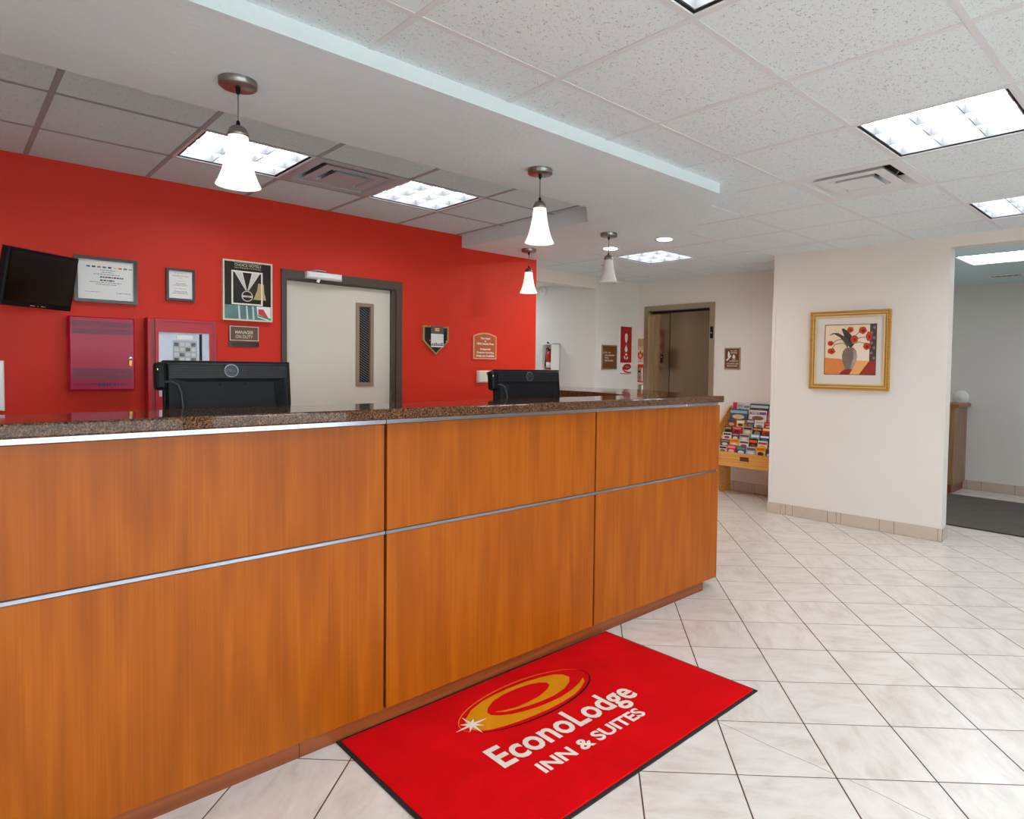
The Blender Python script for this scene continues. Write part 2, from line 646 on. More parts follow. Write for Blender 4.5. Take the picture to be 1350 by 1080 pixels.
for a in range(-24, 34):
    for b in range(-34, 26):
        c = TO + e1 * T * (a + 0.5) - e2 * T * (b + 0.5)
        if not in_floor(c):
            continue
        q = cam_px((c.x, c.y, 0))
        vis = q is not None and -60 < q[0] < 1420 and q[1] < 1180
        under = (c.y > 2.3 and c.x < 3.9 and c.y < 4.9)
        cand.append((0 if vis and not under else 1, c.length, a, b, c))
cand.sort(key=lambda t: (t[0], t[1]))
CRACK = {}
nt = 0
rot_t = (0, 0, TY)
def tile_of(px_floor):
    d = Vector(px_floor) - TO
    return math.floor(d.dot(e1) / T), math.floor(-d.dot(e2) / T)
for v_, _, a, b, c in cand:
    if v_ == 0 and nt < 298:
        o = bpy.data.objects.new('tile', tm)
        COL.objects.link(o)
        o.parent = flo
        o.location = (c.x, c.y, 0)
        o.rotation_euler = (0, 0, TY + random.choice((0, 1, 2, 3)) * math.pi / 2)
        nt += 1
    else:
        vs = []
        for x, y, z in TM.v:
            p_ = c + e1 * x + e2 * y
            vs.append((p_.x, p_.y, z))
        rest.add(vs, TM.f)
ro = rest.build('tile_field', FTILE, flo)
ro['kind'] = 'stuff'
# two old cracks in the tiles by the mat
def crack(p0, p1):
    p0, p1 = Vector(p0), Vector(p1)
    d = (p1 - p0).normalized()
    n_ = Vector((-d.y, d.x)) * 0.0009
    pts = []
    for i in range(9):
        t = i / 8
        w = math.sin(t * 9) * 0.003 * (0 < t < 1)
        pts.append(p0.lerp(p1, t) + Vector((-d.y, d.x)) * w)
    vs = [(q.x + n_.x, q.y + n_.y, 0.0004) for q in pts] + [(q.x - n_.x, q.y - n_.y, 0.0004) for q in pts]
    return MB().add(vs, [(i, i + 9, i + 10, i + 1) for i in range(8)])

for c0, c1 in (((2.155, 1.325), (2.167, 0.88)), ((2.174, 0.823), (2.165, 0.40))):
    crack(c0, c1).build('crack', GROUT, flo)

# ---- walls
def wallbox(name, *boxes, mat=WHITE_WALL, label=None):
    mb = MB()
    for b in boxes:
        mb.box(*b)
    return struct(name, mb, mat, label)
DX0, DX1, DZ = 1.772, 2.615, 1.99       # door opening in the red wall
wallbox('wall_back', (-1.7, DX0, YR, YR + 0.16, 0, 2.62), (DX1, 4.17, YR, YR + 0.16, 0, 2.62), (DX0, DX1, YR, YR + 0.16, DZ, 2.62),
        mat=RED_WALL, label='bright red wall behind the reception counter')
wallbox('wall_left', (-1.86, -1.7, -2.8, 4.84, 0, 2.62), label='white wall at the left end of the counter')
wallbox('wall_hallway_left', (4.01, 4.17, YR + 0.16, 8.6, 0, 2.62), label='white side wall of the hallway behind the red wall')
wallbox('wall_hallway_end', (4.01, 5.8, 8.6, 8.76, 0, 2.62), mat=GREY_WALL, label='grey wall at the end of the hallway')
HX = 5.69
wallbox('wall_hallway_right', (HX, 6.66, 5.30, 8.6, 0, 2.62), mat=GREY_WALL, label='pale wall block between hallway and elevator')
wallbox('wall_hallway_header', (4.17, HX, 5.30, 5.42, 2.335, 2.62), label='white header over the hallway opening')
EX = 6.51
EY0, EY1, EZ = 4.214, 5.127, 2.115
wallbox('wall_elevator', (EX, EX + 0.16, 3.0, EY0, 0, 2.62), (EX, EX + 0.16, EY1, 5.30, 0, 2.62), (EX, EX + 0.16, EY0, EY1, EZ, 2.62),
        label='white wall around the elevator doors')
wallbox('wall_elevator_shaft', (EX + 0.3, EX + 0.4, 4.0, 5.3, 0, 2.62), mat=DARK, label='dark shaft wall behind the elevator doors')
# picture wall with its doorway
mb = MB()
mb.prism([pw(0), pw(0, 0.16), pw(1.484, 0.16), pw(1.484)][::-1], 0, 2.62)
mb.prism([pw(1.484), pw(1.484, 0.16), pw(2.62, 0.16), pw(2.62)][::-1], 2.387, 2.62)
mb.prism([pw(2.62), pw(2.62, 0.16), pw(5.8, 0.16), pw(5.8)][::-1], 0, 2.62)
struct('wall_right', mb, WHITE_WALL, 'white wall with the framed flower picture and the doorway')
wallbox('wall_alcove', (5.80, 8.9, 2.9, 3.0, 0, 2.62), label='short wall closing the brochure alcove')
wallbox('wall_side_room_far', (8.72, 8.88, -1.3, 3.0, 0, 2.62), mat=GREY_WALL, label='grey far wall of the room beyond the doorway')
wallbox('wall_side_room_near', (5.95, 8.9, -1.4, -1.3, 0, 2.62), mat=GREY_WALL, label='near wall of the room beyond the doorway')
# window wall behind the camera
WX = [(-1.45, 0.05), (0.2, 1.7), (1.85, 3.35)]
wl = [(-1.86, 6.1, -2.8, -2.64, 0, 0.35), (-1.86, 6.1, -2.8, -2.64, 2.25, 2.62)]
xs = [-1.86] + [v for w in WX for v in w] + [6.1]
for i in range(0, len(xs), 2):
    wl.append((xs[i], xs[i + 1], -2.8, -2.64, 0.35, 2.25))
wallbox('wall_front', *wl, label='white window wall behind the viewer')
for i, (a, b) in enumerate(WX):
    w = MB()
    w.ring(a, b, 0.35, 2.25, 0.05, -2.74, -2.68)
    wo = struct('window_%d' % (i + 1), w, TAUPE, 'tall framed front window %s' % ('nearest the left wall', 'in the middle of the window wall', 'nearest the doorway side')[i])
    MB().box(a + 0.05, b - 0.05, -2.715, -2.709, 0.4, 2.2).build('pane', PANE, wo)
struct('pavement', MB().box(-14, 18, -22, -2.81, -0.2, -0.1), pmat('pale_concrete', '#a9a59d', 0.9, var=0.1, vscale=2), 'pale concrete pavement outside the windows')
wallbox('sky_block_slab', (-1.9, 9.1, -2.8, 8.8, 2.62, 2.75), mat=SOFFIT, label='unseen slab added above the ceiling tiles to block sky light')  # unseen slab, added to keep world light out of the rooms
wallbox('ceiling_hallway', (4.17, 4.65, 5.42, 8.6, 2.435, 2.52), (5.25, HX, 5.42, 8.6, 2.435, 2.52), (4.65, 5.25, 5.42, 6.6, 2.435, 2.52), (4.65, 5.25, 7.2, 8.6, 2.435, 2.52), mat=SOFFIT, label='white ceiling of the hallway')
wallbox('ceiling_side_room', (5.9, 6.5, -1.3, 3.0, 2.414, 2.5), (7.11, 7.2, -1.3, 3.0, 2.414, 2.5), (7.81, 8.72, -1.3, 3.0, 2.414, 2.5), (7.2, 7.81, -1.3, -0.6, 2.414, 2.5), (7.2, 7.81, 0.01, 3.0, 2.414, 2.5), (6.5, 7.11, -1.3, 1.09, 2.414, 2.5), (6.5, 7.11, 1.7, 3.0, 2.414, 2.5), mat=CTILE2, label='tiled ceiling of the room beyond the doorway')

# ---- soffit over the counter, with clipped corners
SOUT = [(-1.7, 2.112), (3.305, 2.095), (4.11, 2.84), (4.14, YR), (3.29, YR), (3.30, 3.165), (3.01, 2.90), (-1.7, 2.94)]
sof = struct('ceiling_soffit', MB().prism(SOUT, ZS, 2.62), SOFFIT, 'white plaster soffit that follows the counter')

# ---- lobby ceiling: runners and tiles
GX0, GSX, GY0, GSY = 1.09, 0.613, 1.803, 0.6096
LIGHT_CELLS = [(0, -2), (3, -2), (6, -2), (6, 3), (0, -5), (3, -5), (6, -5), (-3, -2), (-3, -5)]   # (i, j)
VENT_CELL = (4, -1)
cei = struct('ceiling', MB().box(-1.7, 3.2, -2.64, 2.1, 2.60, 2.62), GRID, 'white suspended ceiling of the lobby')
ctm = MB()
hx, hy, bb = GSX / 2 - 0.004, GSY / 2 - 0.004, 0.006
ctm.add([(-hx, -hy, 0.014), (hx, -hy, 0.014), (hx, hy, 0.014), (-hx, hy, 0.014), (-hx, -hy, bb), (hx, -hy, bb), (hx, hy, bb), (-hx, hy, bb),
         (-hx + bb, -hy + bb, 0), (hx - bb, -hy + bb, 0), (hx - bb, hy - bb, 0), (-hx + bb, hy - bb, 0)],
        [(0, 1, 2, 3), (11, 10, 9, 8)] + [(a + (i + 1) % 4, a + i, a + 4 + i, a + 4 + (i + 1) % 4) for a in (0, 4) for i in range(4)])
ctme = ctm.mesh('ceiling_tile')
ctme.materials.append(CTILE)
for i in range(-5, 9):
    for j in range(-8, 6):
        cx, cy = GX0 + GSX * (i + 0.5), GY0 + GSY * (j + 0.5)
        if cy > 2.35 and cx < 3.3 or cx < -1.8 or cy < -2.8 or cx > 6.6 or cy > 5.3:
            continue
        if cx > 6.2 and cy < 2.9:
            continue
        if (i, j) in LIGHT_CELLS or (i, j) == VENT_CELL:
            continue
        o = bpy.data.objects.new('ceiling_tile', ctme)
        COL.objects.link(o)
        o.parent = cei
        o.location = (cx, cy, HC + 0.002)
def runner(x0, x1, y0, y1, parent, z, mat):
    MB().box(x0, x1, y0, y1, z, z + 0.005).build('grid_runner', mat, parent)
rw = 0.012
for j in range(-7, 6):
    y = GY0 + GSY * j
    runner(-1.7 if y < 2.1 else 4.1, 6.5 if y > 3.02 else 5.9, y - rw, y + rw, cei, HC, GRID)
for i in range(-4, 9):
    x = GX0 + GSX * i
    runner(x - rw, x + rw, -2.64 if x < 5.8 else 3.02, 2.11 if x < 3.9 else 5.30, cei, HC - 0.0006, GRID)

# ---- ceiling over the desk area
RX0, RSX, RY = 0.36, 0.575, [2.93, 3.515, 4.10, 4.69]
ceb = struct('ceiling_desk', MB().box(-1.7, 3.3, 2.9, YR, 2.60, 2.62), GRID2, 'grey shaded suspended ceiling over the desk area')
for i in range(-4, 6):
    for j in range(3):
        x0, x1 = RX0 + RSX * i, RX0 + RSX * (i + 1)
        if x1 > 3.3:
            x1 = 3.3
        if j == 1 and i in (1, 2, 3, -2):
            continue
        e = 0.004
        MB().add([(x0 + e, RY[j] + e, HR + 0.014), (x1 - e, RY[j] + e, HR + 0.014), (x1 - e, RY[j + 1] - e, HR + 0.014), (x0 + e, RY[j + 1] - e, HR + 0.014),
                  (x0 + e, RY[j] + e, HR + 0.002), (x1 - e, RY[j] + e, HR + 0.002), (x1 - e, RY[j + 1] - e, HR + 0.002), (x0 + e, RY[j + 1] - e, HR + 0.002)],
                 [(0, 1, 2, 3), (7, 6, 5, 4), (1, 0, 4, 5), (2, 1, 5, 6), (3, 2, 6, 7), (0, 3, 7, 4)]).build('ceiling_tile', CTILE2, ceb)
for i in range(-3, 6):
    x = RX0 + RSX * i
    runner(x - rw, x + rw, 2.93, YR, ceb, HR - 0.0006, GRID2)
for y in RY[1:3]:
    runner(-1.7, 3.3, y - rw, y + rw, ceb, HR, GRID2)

# ---- baseboards of ceramic tile
bo = tag(bpy.data.objects.new('baseboard_right', None), None, None, None, 'structure')
COL.objects.link(bo)
bo.location = (A.x, A.y, 0)
bo.rotation_euler = (0, 0, PROT)
tag(bo, 'ceramic tile skirting along the picture wall')
def base_tiles(parent, splits, y0=-0.012, y1=0.0, h=0.105):
    for a, b in zip(splits[:-1], splits[1:]):
        MB().cbox(a + 0.0018, b - 0.0018, y0, y1 + 0.002, 0.001, h + random.uniform(-0.001, 0.001), 0.002).build('tile', BTILE, parent)
    MB().box(splits[0], splits[-1], y0 + 0.003, y1, 0, h - 0.001).build('grout_bed', GROUT2, parent)
base_tiles(bo, [-0.012, 0.129, 0.176, 0.244, 0.573, 0.651, 0.691, 1.017, 1.133, 1.464, 1.496])
bj = tag(bpy.data.objects.new('baseboard_jamb', None), 'ceramic tile skirting on the doorway jamb', None, None, 'structure')
COL.objects.link(bj)
q = pw(1.484)
bj.location = (q[0], q[1], 0)
bj.rotation_euler = (0, 0, PROT + math.pi / 2)
base_tiles(bj, [0.002, 0.16])
be = tag(bpy.data.objects.new('baseboard_elevator', None), 'ceramic tile skirting behind the brochure rack', None, None, 'structure')
COL.objects.link(be)
be.location = (EX, 4.15, 0)
be.rotation_euler = (0, 0, -math.pi / 2)
base_tiles(be, [0.0, 0.30, 0.53, 0.56, 0.72, 0.80, 1.13])
bs = tag(bpy.data.objects.new('baseboard_side_room', None), 'ceramic tile skirting in the room beyond the doorway', None, None, 'structure')
COL.objects.link(bs)
bs.location = (8.72, 2.95, 0)
bs.rotation_euler = (0, 0, -math.pi / 2)
base_tiles(bs, [0.0, 0.33, 0.66, 0.90, 1.05, 1.38, 1.71, 2.04, 2.4], h=0.11)
# corner beads of the picture wall
for t_, n_ in ((0.0, 1), (1.484, 2)):
    mbx = MB()
    a0, a1 = (t_ - 0.003, t_ + 0.03) if t_ == 0 else (t_ - 0.03, t_ + 0.003)
    mbx.prism([pw(a0, -0.003), pw(a1, -0.003), pw(a1, 0.02), pw(a0, 0.02)][::-1], 0.105, 2.0 if t_ == 0 else 1.75)
    struct('trim_%d' % n_, mbx, WHITE_WALL, 'white corner guard at the %s edge of the picture wall' % ('alcove' if t_ == 0 else 'doorway'))

# ================================================================== reception counter
YP = 2.17
PX = [-1.125, 0.032, 1.190, 2.347, 3.477]
rc = thing('reception_counter', 'long cherry wood reception counter with aluminium strips', 'counter', (0, 0, 0))
body = MB()
body.prism([(-1.68, YP + 0.02), (3.462, YP + 0.02), (3.80, 2.99), (3.80, 3.88), (3.70, 3.88), (3.70, 3.03), (3.38, YP + 0.14), (-1.68, YP + 0.14)], 0.076, 1.178)
body.build('body', DARK, rc)
inner = MB()
inner.box(3.14, 3.17, 2.97, 3.88, 0.0, 1.178)
inner.box(3.17, 3.70, 3.85, 3.88, 0.0, 1.178)
inner.box(-1.68, 2.9, 2.40, 2.42, 0.0, 1.178)
inner.build('inner_panel', CHERRY, rc)
MB().prism([(-1.68, 2.205), (3.385, 2.205), (3.68, 3.02), (3.68, 3.86), (3.6, 3.86), (3.6, 3.05), (3.33, 2.28), (-1.68, 2.28)], 0.0, 0.08).build('kick_board', CHERRY_X, rc)
MB().box(0.88, 0.8815, 2.2035, 2.21, 0, 0.078).build('kick_joint', DARK, rc)
for a, b in zip(PX[:-1], PX[1:]):
    e = 0.0055
    bL = a + e if a > -1.1 else -1.68
    bR = b - e if b < 3.4 else b
    MB().cbox(bL, bR, YP, YP + 0.019, 0.073, 0.742, 0.0015).build('lower_panel', CHERRY, rc)
    MB().cbox(bL, bR, YP, YP + 0.019, 0.757, 1.158, 0.0015).build('upper_panel', CHERRY, rc)
# angled end panels, turned away towards the elevator
ea = math.atan2(2.99 - (YP + 0.02), 3.80 - 3.47)
for z0, z1, nm in ((0.073, 0.742, 'lower_panel'), (0.757, 1.158, 'upper_panel')):
    o = MB().cbox(0.004, 0.88, -0.019, 0, z0, z1, 0.0015).build(nm, CHERRY, rc)
    o.location = (3.475, YP + 0.012, 0)
    o.rotation_euler = (0, 0, ea)
    o = MB().cbox(0.0, 0.88, -0.019, 0, z0, z1, 0.0015).build(nm, CHERRY, rc)
    o.location = (3.802, 2.995, 0)
    o.rotation_euler = (0, 0, math.pi / 2)
for a, b in zip(PX[:-1], PX[1:]):
    e = 0.001
    parts = [(a + e if a > -1.1 else -1.68, b - e)] if b < 3.4 else [(a + e, 3.112), (3.114, 3.45)]
    for p0, p1 in parts:
        MB().cbox(p0, p1, YP - 0.004, YP + 0.015, 0.7425, 0.7565, 0.002).build('trim_strip', ALU, rc)
        MB().cbox(p0, p1, YP - 0.006, YP + 0.015, 1.1585, 1.1785, 0.002).build('trim_strip', ALU, rc)

# granite worktop, one continuous slab with eased edges
GO = [(-1.68, 2.118), (3.435, 2.112), (3.805, 2.98), (3.81, 3.90), (3.12, 3.90), (3.12, 2.92), (2.96, 2.47), (-1.68, 2.47)]
ct = MB().prism(GO, 1.179, 1.219).build('granite_countertop', GRANITE, bevel=0.006)
tag(ct, 'polished brown speckled granite top of the reception counter', 'countertop')

# lower desk for the clerks, hidden behind the counter
dk = thing('clerk_desk', 'low cherry work desk hidden behind the granite counter', 'desk', (0, 0, 0))
MB().box(-1.6, 2.9, 2.43, 3.06, 0.73, 0.76).build('desk_top', CHERRY_X, dk)
for x in (-1.55, 0.2, 1.6, 2.85):
    MB().box(x - 0.015, x + 0.015, 2.45, 3.04, 0, 0.73).build('leg', CHERRY, dk)

# ================================================================== floor mats
lm = thing('logo_floor_mat', 'red floor mat with orange swirl logo in front of the counter', 'mat', (0, 0, 0))
MC = [(1.012, 2.203), (1.012, 1.335), (2.49, 1.335), (2.47, 2.195)]
def inset(poly, d):
    cx = sum(p[0] for p in poly) / 4
    cy = sum(p[1] for p in poly) / 4
    return [(x + (d if x < cx else -d), y + (d if y < cy else -d)) for x, y in poly]
MB().prism(MC, 0.0006, 0.006).build('rubber_border', RUBBER, lm, bevel=0.002)
MB().prism(inset(MC, 0.014), 0.004, 0.0105).build('pile', LOGO_RED, lm, bevel=0.003)
LB = [(1.432, 1.991), (1.493, 2.034), (1.561, 2.056), (1.635, 2.065), (1.712, 2.066), (1.793, 2.061), (1.871, 2.047), (1.935, 2.024), (1.964, 1.999), (1.97, 1.962), (1.94, 1.932), (1.885, 1.906), (1.812, 1.894), (1.747, 1.896), (1.691, 1.904), (1.637, 1.915), (1.59, 1.931), (1.555, 1.958), (1.586, 1.944), (1.634, 1.929), (1.696, 1.925), (1.765, 1.93), (1.83, 1.95), (1.86, 1.971), (1.865, 1.994), (1.844, 2.017), (1.798, 2.035), (1.734, 2.044), (1.663, 2.043), (1.599, 2.030), (1.552, 2.003), (1.528, 1.977), (1.528, 1.95), (1.55, 1.927), (1.59, 1.902), (1.641, 1.884), (1.7, 1.871), (1.762, 1.864), (1.83, 1.864), (1.904, 1.876), (1.97, 1.897), (2.012, 1.918), (1.993, 1.89), (1.937, 1.860), (1.884, 1.842), (1.808, 1.833), (1.725, 1.831), (1.655, 1.835), (1.59, 1.843), (1.526, 1.855), (1.472, 1.871), (1.441, 1.888), (1.418, 1.917), (1.412, 1.954)]
MB().prism(LB[::-1], 0.0095, 0.0112).build('swirl_logo', LOGO_ORANGE, lm)
def arc_strip(a0, a1, w, n=40):
    cx, cy, rx, ry = 1.722, 1.949, 0.335, 0.141
    o = []
    i_ = []
    for k in range(n + 1):
        a = math.radians(a0 + (a1 - a0) * k / n)
        t = math.sin(math.pi * k / n)
        ww = w * (0.25 + 0.75 * t)
        o.append((cx + (rx + ww / 2) * math.cos(a), cy + (ry + ww / 2) * math.sin(a)))
        i_.append((cx + (rx - ww / 2) * math.cos(a), cy + (ry - ww / 2) * math.sin(a)))
    vs = [(x, y, 0.0112) for x, y in o] + [(x, y, 0.0112) for x, y in i_]
    return MB().add(vs, [(k, k + 1, n + 2 + k, n + 1 + k) for k in range(n)])
arc_strip(15, 195, 0.005).build('orbit_line', LOGO_ORANGE, lm)
arc_strip(-160, 15, 0.011).build('orbit_line', LOGO_DARK, lm)
tips = [(1.361, 1.946), (1.40, 1.975), (1.434, 2.012), (1.461, 1.976), (1.5, 1.945), (1.465, 1.913), (1.431, 1.877), (1.399, 1.913)]
sc_ = Vector((1.433, 1.948))
sp = []
for k in range(8):
    t0, t1 = Vector(tips[k]), Vector(tips[(k + 1) % 8])
    sp.append(tuple(t0))
    mid = ((t0 - sc_).normalized() + (t1 - sc_).normalized()).normalized()
    sp.append(tuple(sc_ + mid * 0.016))
MB().prism(sp[::-1], 0.0098, 0.0118).build('star', LOGO_WHITE, lm)
text('EconoLodge', LOGO_WHITE, lm, (1.357, 2.078, 1.613, 1.781), flat=True, bold=0.022, z=0.0118, name='lettering')
text('INN & SUITES', LOGO_WHITE, lm, (1.441, 1.985, 1.537, 1.601), flat=True, bold=0.03, z=0.0118, name='lettering')

gm = thing('entrance_mat', 'charcoal grey mat on the floor beyond the doorway', 'mat', (0, 0, 0))
MB().box(6.50, 8.20, -0.9, 2.75, 0.0006, 0.005).build('rubber_border', RUBBER, gm)
MB().box(6.52, 8.18, -0.88, 2.73, 0.004, 0.009).build('pile', GREY_PILE, gm)


# ================================================================== ceiling fixtures
def troffer(label, x0, x1, y0, y1, z, n=3, group=None):
    zl = 0.05 if n else 0.003
    t = thing('ceiling_light', label, 'light', ((x0 + x1) / 2, (y0 + y1) / 2, z), 0, group)
    w, d = (x1 - x0) / 2 - 0.004, (y1 - y0) / 2 - 0.004
    MB().hring(-w, w, -d, d, 0.014, -0.002, 0.012).build('frame', GRID, t)
    MB().hring(-w + 0.014, w - 0.014, -d + 0.014, d - 0.014, 0.010, 0.004, 0.06).build('shadow_gap', DARK, t)
    iw, id_ = w - 0.024, d - 0.024
    MB().add([(-iw, -id_, zl), (iw, -id_, zl), (iw, id_, zl), (-iw, id_, zl)], [(3, 2, 1, 0)]).build('lens', LENS, t)
    if n:
        MB().hring(-iw, iw, -id_, id_, 0.006, 0.006, 0.05).build('louver_rim', LOUVER, t)
        for k in range(1, n):
            x = -iw + 2 * iw * k / n
            MB().box(x - 0.002, x + 0.002, -id_, id_, 0.010, 0.05).build('louver_blade', LOUVER, t)
            y = -id_ + 2 * id_ * k / n
            MB().box(-iw, iw, y - 0.002, y + 0.002, 0.010, 0.05).build('louver_blade', LOUVER, t)
    return t
LL = {(0, -2): 'square louvered ceiling light cut by the top edge of the picture', (3, -2): 'large square louvered ceiling light near the ceiling air vent',
      (6, -2): 'square ceiling light above the wall doorway at right edge', (6, 3): 'square ceiling light in front of the elevator',
      (0, -5): 'unseen added louvered ceiling light near the windows, first of the row', (3, -5): 'unseen added louvered ceiling light near the windows, middle of the row',
      (6, -5): 'unseen added louvered ceiling light near the windows, last of the row', (-3, -2): 'unseen added louvered ceiling light left of the viewer', (-3, -5): 'unseen added louvered ceiling light in the far window corner'}  # lights behind and left of the viewer are unseen, added for brightness
for (i, j), lb in LL.items():
    troffer(lb, GX0 + GSX * i, GX0 + GSX * (i + 1), GY0 + GSY * j, GY0 + GSY * (j + 1), HC, group='lobby ceiling lights')
for i, lb in ((1, 'louvered ceiling light over the desk behind the nearest pendant'), (3, 'louvered ceiling light over the desk beside the clear vent'), (-2, 'louvered ceiling light over the desk beyond the screen')):
    troffer(lb, RX0 + RSX * i, RX0 + RSX * (i + 1), RY[1], RY[2], HR, group='desk ceiling lights')
troffer('bright flat ceiling light in the room beyond the doorway', 6.50, 7.11, 1.09, 1.70, 2.414, n=0)

troffer('square ceiling light inside the hallway, unseen, added to brighten it', 4.65, 5.25, 6.6, 7.2, 2.435, n=0)  # unseen light added to brighten the hallway
troffer('unseen second ceiling light added to brighten the room beyond the doorway', 7.2, 7.81, -0.6, 0.01, 2.414, n=0)  # extra unseen light, added because the side room was dim

def vent(label, x0, x1, y0, y1, z, mat, depth=0.075):
    t = thing('ceiling_vent', label, 'air vent', ((x0 + x1) / 2, (y0 + y1) / 2, z), 0)
    w = (x1 - x0) / 2 - 0.004
    MB().hring(-w, w, -w, w, 0.055, -0.001, 0.008).build('flange', mat, t)
    p = MB()
    k = w - 0.054
    p.add([(-k, -k, depth), (k, -k, depth), (k, k, depth), (-k, k, depth)], [(3, 2, 1, 0)])
    p.add([(-k, -k, 0), (k, -k, 0), (k, k, 0), (-k, k, 0), (-k, -k, depth), (k, -k, depth), (k, k, depth), (-k, k, depth)], [(0, 1, 5, 4), (1, 2, 6, 5), (2, 3, 7, 6), (3, 0, 4, 7)])
    p.build('plenum', pmat('vent_plenum', '#2a2521', 0.7, var=0.4, vscale=9), t)
    def cone(r0, r1, z0, z1, nm):
        m_ = MB()
        v = [(-r0, -r0, z0), (r0, -r0, z0), (r0, r0, z0), (-r0, r0, z0), (-r1, -r1, z1), (r1, -r1, z1), (r1, r1, z1), (-r1, r1, z1)]
        v += [(a * 0.985, b * 0.985, c + 0.003) for a, b, c in v]
        f = []
        for i in range(4):
            j = (i + 1) % 4
            f += [(i, j, 4 + j, 4 + i), (8 + j, 8 + i, 12 + i, 12 + j), (i, 8 + i, 8 + j, j), (4 + i, 4 + j, 12 + j, 12 + i)]
        return m_.add(v, f).build(nm, mat, t)
    cone(w - 0.055, w - 0.105, 0.0, 0.055, 'flange_lip')
    cone(0.196, 0.150, 0.0, 0.05, 'cone_blade')
    cone(0.137, 0.196, -0.0005, 0.0, 'cone_face')
    cone(0.137, 0.100, 0.0, 0.045, 'cone_lip')
    cone(0.104, 0.070, -0.003, 0.04, 'cone_blade')
    MB().box(-0.104, 0.104, -0.104, 0.104, -0.0045, -0.003).build('centre_plate', mat, t)
    for a, b in ((0.12, 0.12), (-0.12, 0.12), (0.12, -0.12), (-0.12, -0.12)):
        MB().tube([(a, b, 0), (a * 1.3, b * 1.3, depth - 0.005)], 0.004, 6).build('bracket', GRID, t)
    return t
i, j = VENT_CELL
vent('white square air vent in the lobby ceiling', GX0 + GSX * i, GX0 + GSX * (i + 1), GY0 + GSY * j, GY0 + GSY * (j + 1), HC, GRID)
vent('frosted square air vent between two desk ceiling lights', RX0 + RSX * 2, RX0 + RSX * 3, RY[1], RY[2] - 0.01, HR, pmat('frosted_vent_plastic', '#a9c2c8', 0.3), 0.07)
t = thing('ceiling_grille', 'small slotted air grille in the room beyond the doorway', 'air vent', (8.06, 1.6, 2.414))
MB().hring(-0.08, 0.08, -0.16, 0.16, 0.025, -0.008, -0.0005).build('flange', WHITE, t)
for k in range(5):
    MB().box(-0.055, 0.055, -0.13 + k * 0.055, -0.10 + k * 0.055, -0.006, -0.001).build('slat', GRID2, t)
MB().box(-0.06, 0.06, -0.14, 0.14, -0.003, -0.0005).build('backing', DARK, t)

for (x, y), lb in (((4.415, 3.33), 'round recessed downlight in the open ceiling by the soffit corner'), ((4.424, 3.95), 'round recessed downlight behind the unlit pendant cord')):
    t = thing('downlight', lb, 'light', (x, y, HC + 0.002), 0, 'recessed downlights')
    MB().lathe([(0.058, -0.001), (0.082, -0.006), (0.085, -0.001)], seg=28, cap=False).build('trim_ring', WHITE, t)
    MB().lathe([(0.0, -0.003), (0.058, -0.003)], seg=28, cap=False).build('lens', SPOT, t)
t = thing('sprinkler_head', 'small chrome fire sprinkler in the ceiling behind the unlit pendant', 'sprinkler', (5.093, 4.637, HC))
MB().lathe([(0.03, 0), (0.03, -0.004), (0.01, -0.006), (0.01, -0.03), (0.0, -0.03)], seg=14).build('body', CHROME, t)
MB().lathe([(0.0, -0.045), (0.018, -0.045), (0.018, -0.048), (0.0, -0.048)], seg=14).build('deflector', CHROME, t)
MB().tube([(0.012, 0, -0.028), (0.012, 0, -0.046)], 0.003, 6).build('yoke', CHROME, t)

# pendants
def pendant(label, x, y, lit=True):
    t = thing('pendant_light', label, 'pendant lamp', (x, y, ZS), 0, 'pendant lamps over the counter')
    MB().lathe([(0.0, -0.026), (0.061, -0.026), (0.065, -0.022), (0.065, 0.0)], seg=32).build('canopy', NICKEL, t)
    MB().lathe([(0.009, -0.026), (0.009, -0.035), (0.005, -0.05)], seg=10).build('cord_grip', BLACK, t)
    MB().tube([(0, 0, -0.03), (0, 0, -0.165)], 0.0028, 8).build('cord', pmat('grey_cord', '#6f6a66', 0.5), t)
    MB().lathe([(0.0035, -0.145), (0.0065, -0.150), (0.008, -0.168)], seg=10).build('strain_relief', BLACK, t)
    MB().lathe([(0.008, -0.163), (0.02, -0.167), (0.030, -0.178), (0.0355, -0.193), (0.036, -0.203), (0.033, -0.203)], seg=24).build('cap', NICKEL, t)
    prof = [(0.0335, -0.198), (0.036, -0.225), (0.0405, -0.260), (0.047, -0.295), (0.0555, -0.330), (0.066, -0.360), (0.0775, -0.3835)]
    prof2 = [(r - 0.0025, z) for r, z in prof[::-1]]
    MB().lathe(prof + prof2, seg=32, cap=False).build('glass_shade', GLASS_LIT if lit else GLASS_OFF, t)
    MB().lathe([(0.0, -0.30), (0.016, -0.293), (0.022, -0.272), (0.016, -0.25), (0.011, -0.235), (0.011, -0.2)], seg=16).build('bulb', LENS if lit else GLASS_OFF, t)
    return t
pendant('lit white glass pendant, nearest and largest over the counter', 0.801, 2.560)
pendant('lit white glass pendant over the right half of the front counter', 2.272, 2.530)
pendant('lit white glass pendant, smallest, hanging by the end of the red wall', 3.735, 4.295)
pendant('unlit white glass pendant nearest the elevator', 3.708, 3.328, False)

# ================================================================== things on the red wall
K = 1.04
def rx(x):
    return x * K
def rz(z):
    return CAM_H + (z - CAM_H) * K

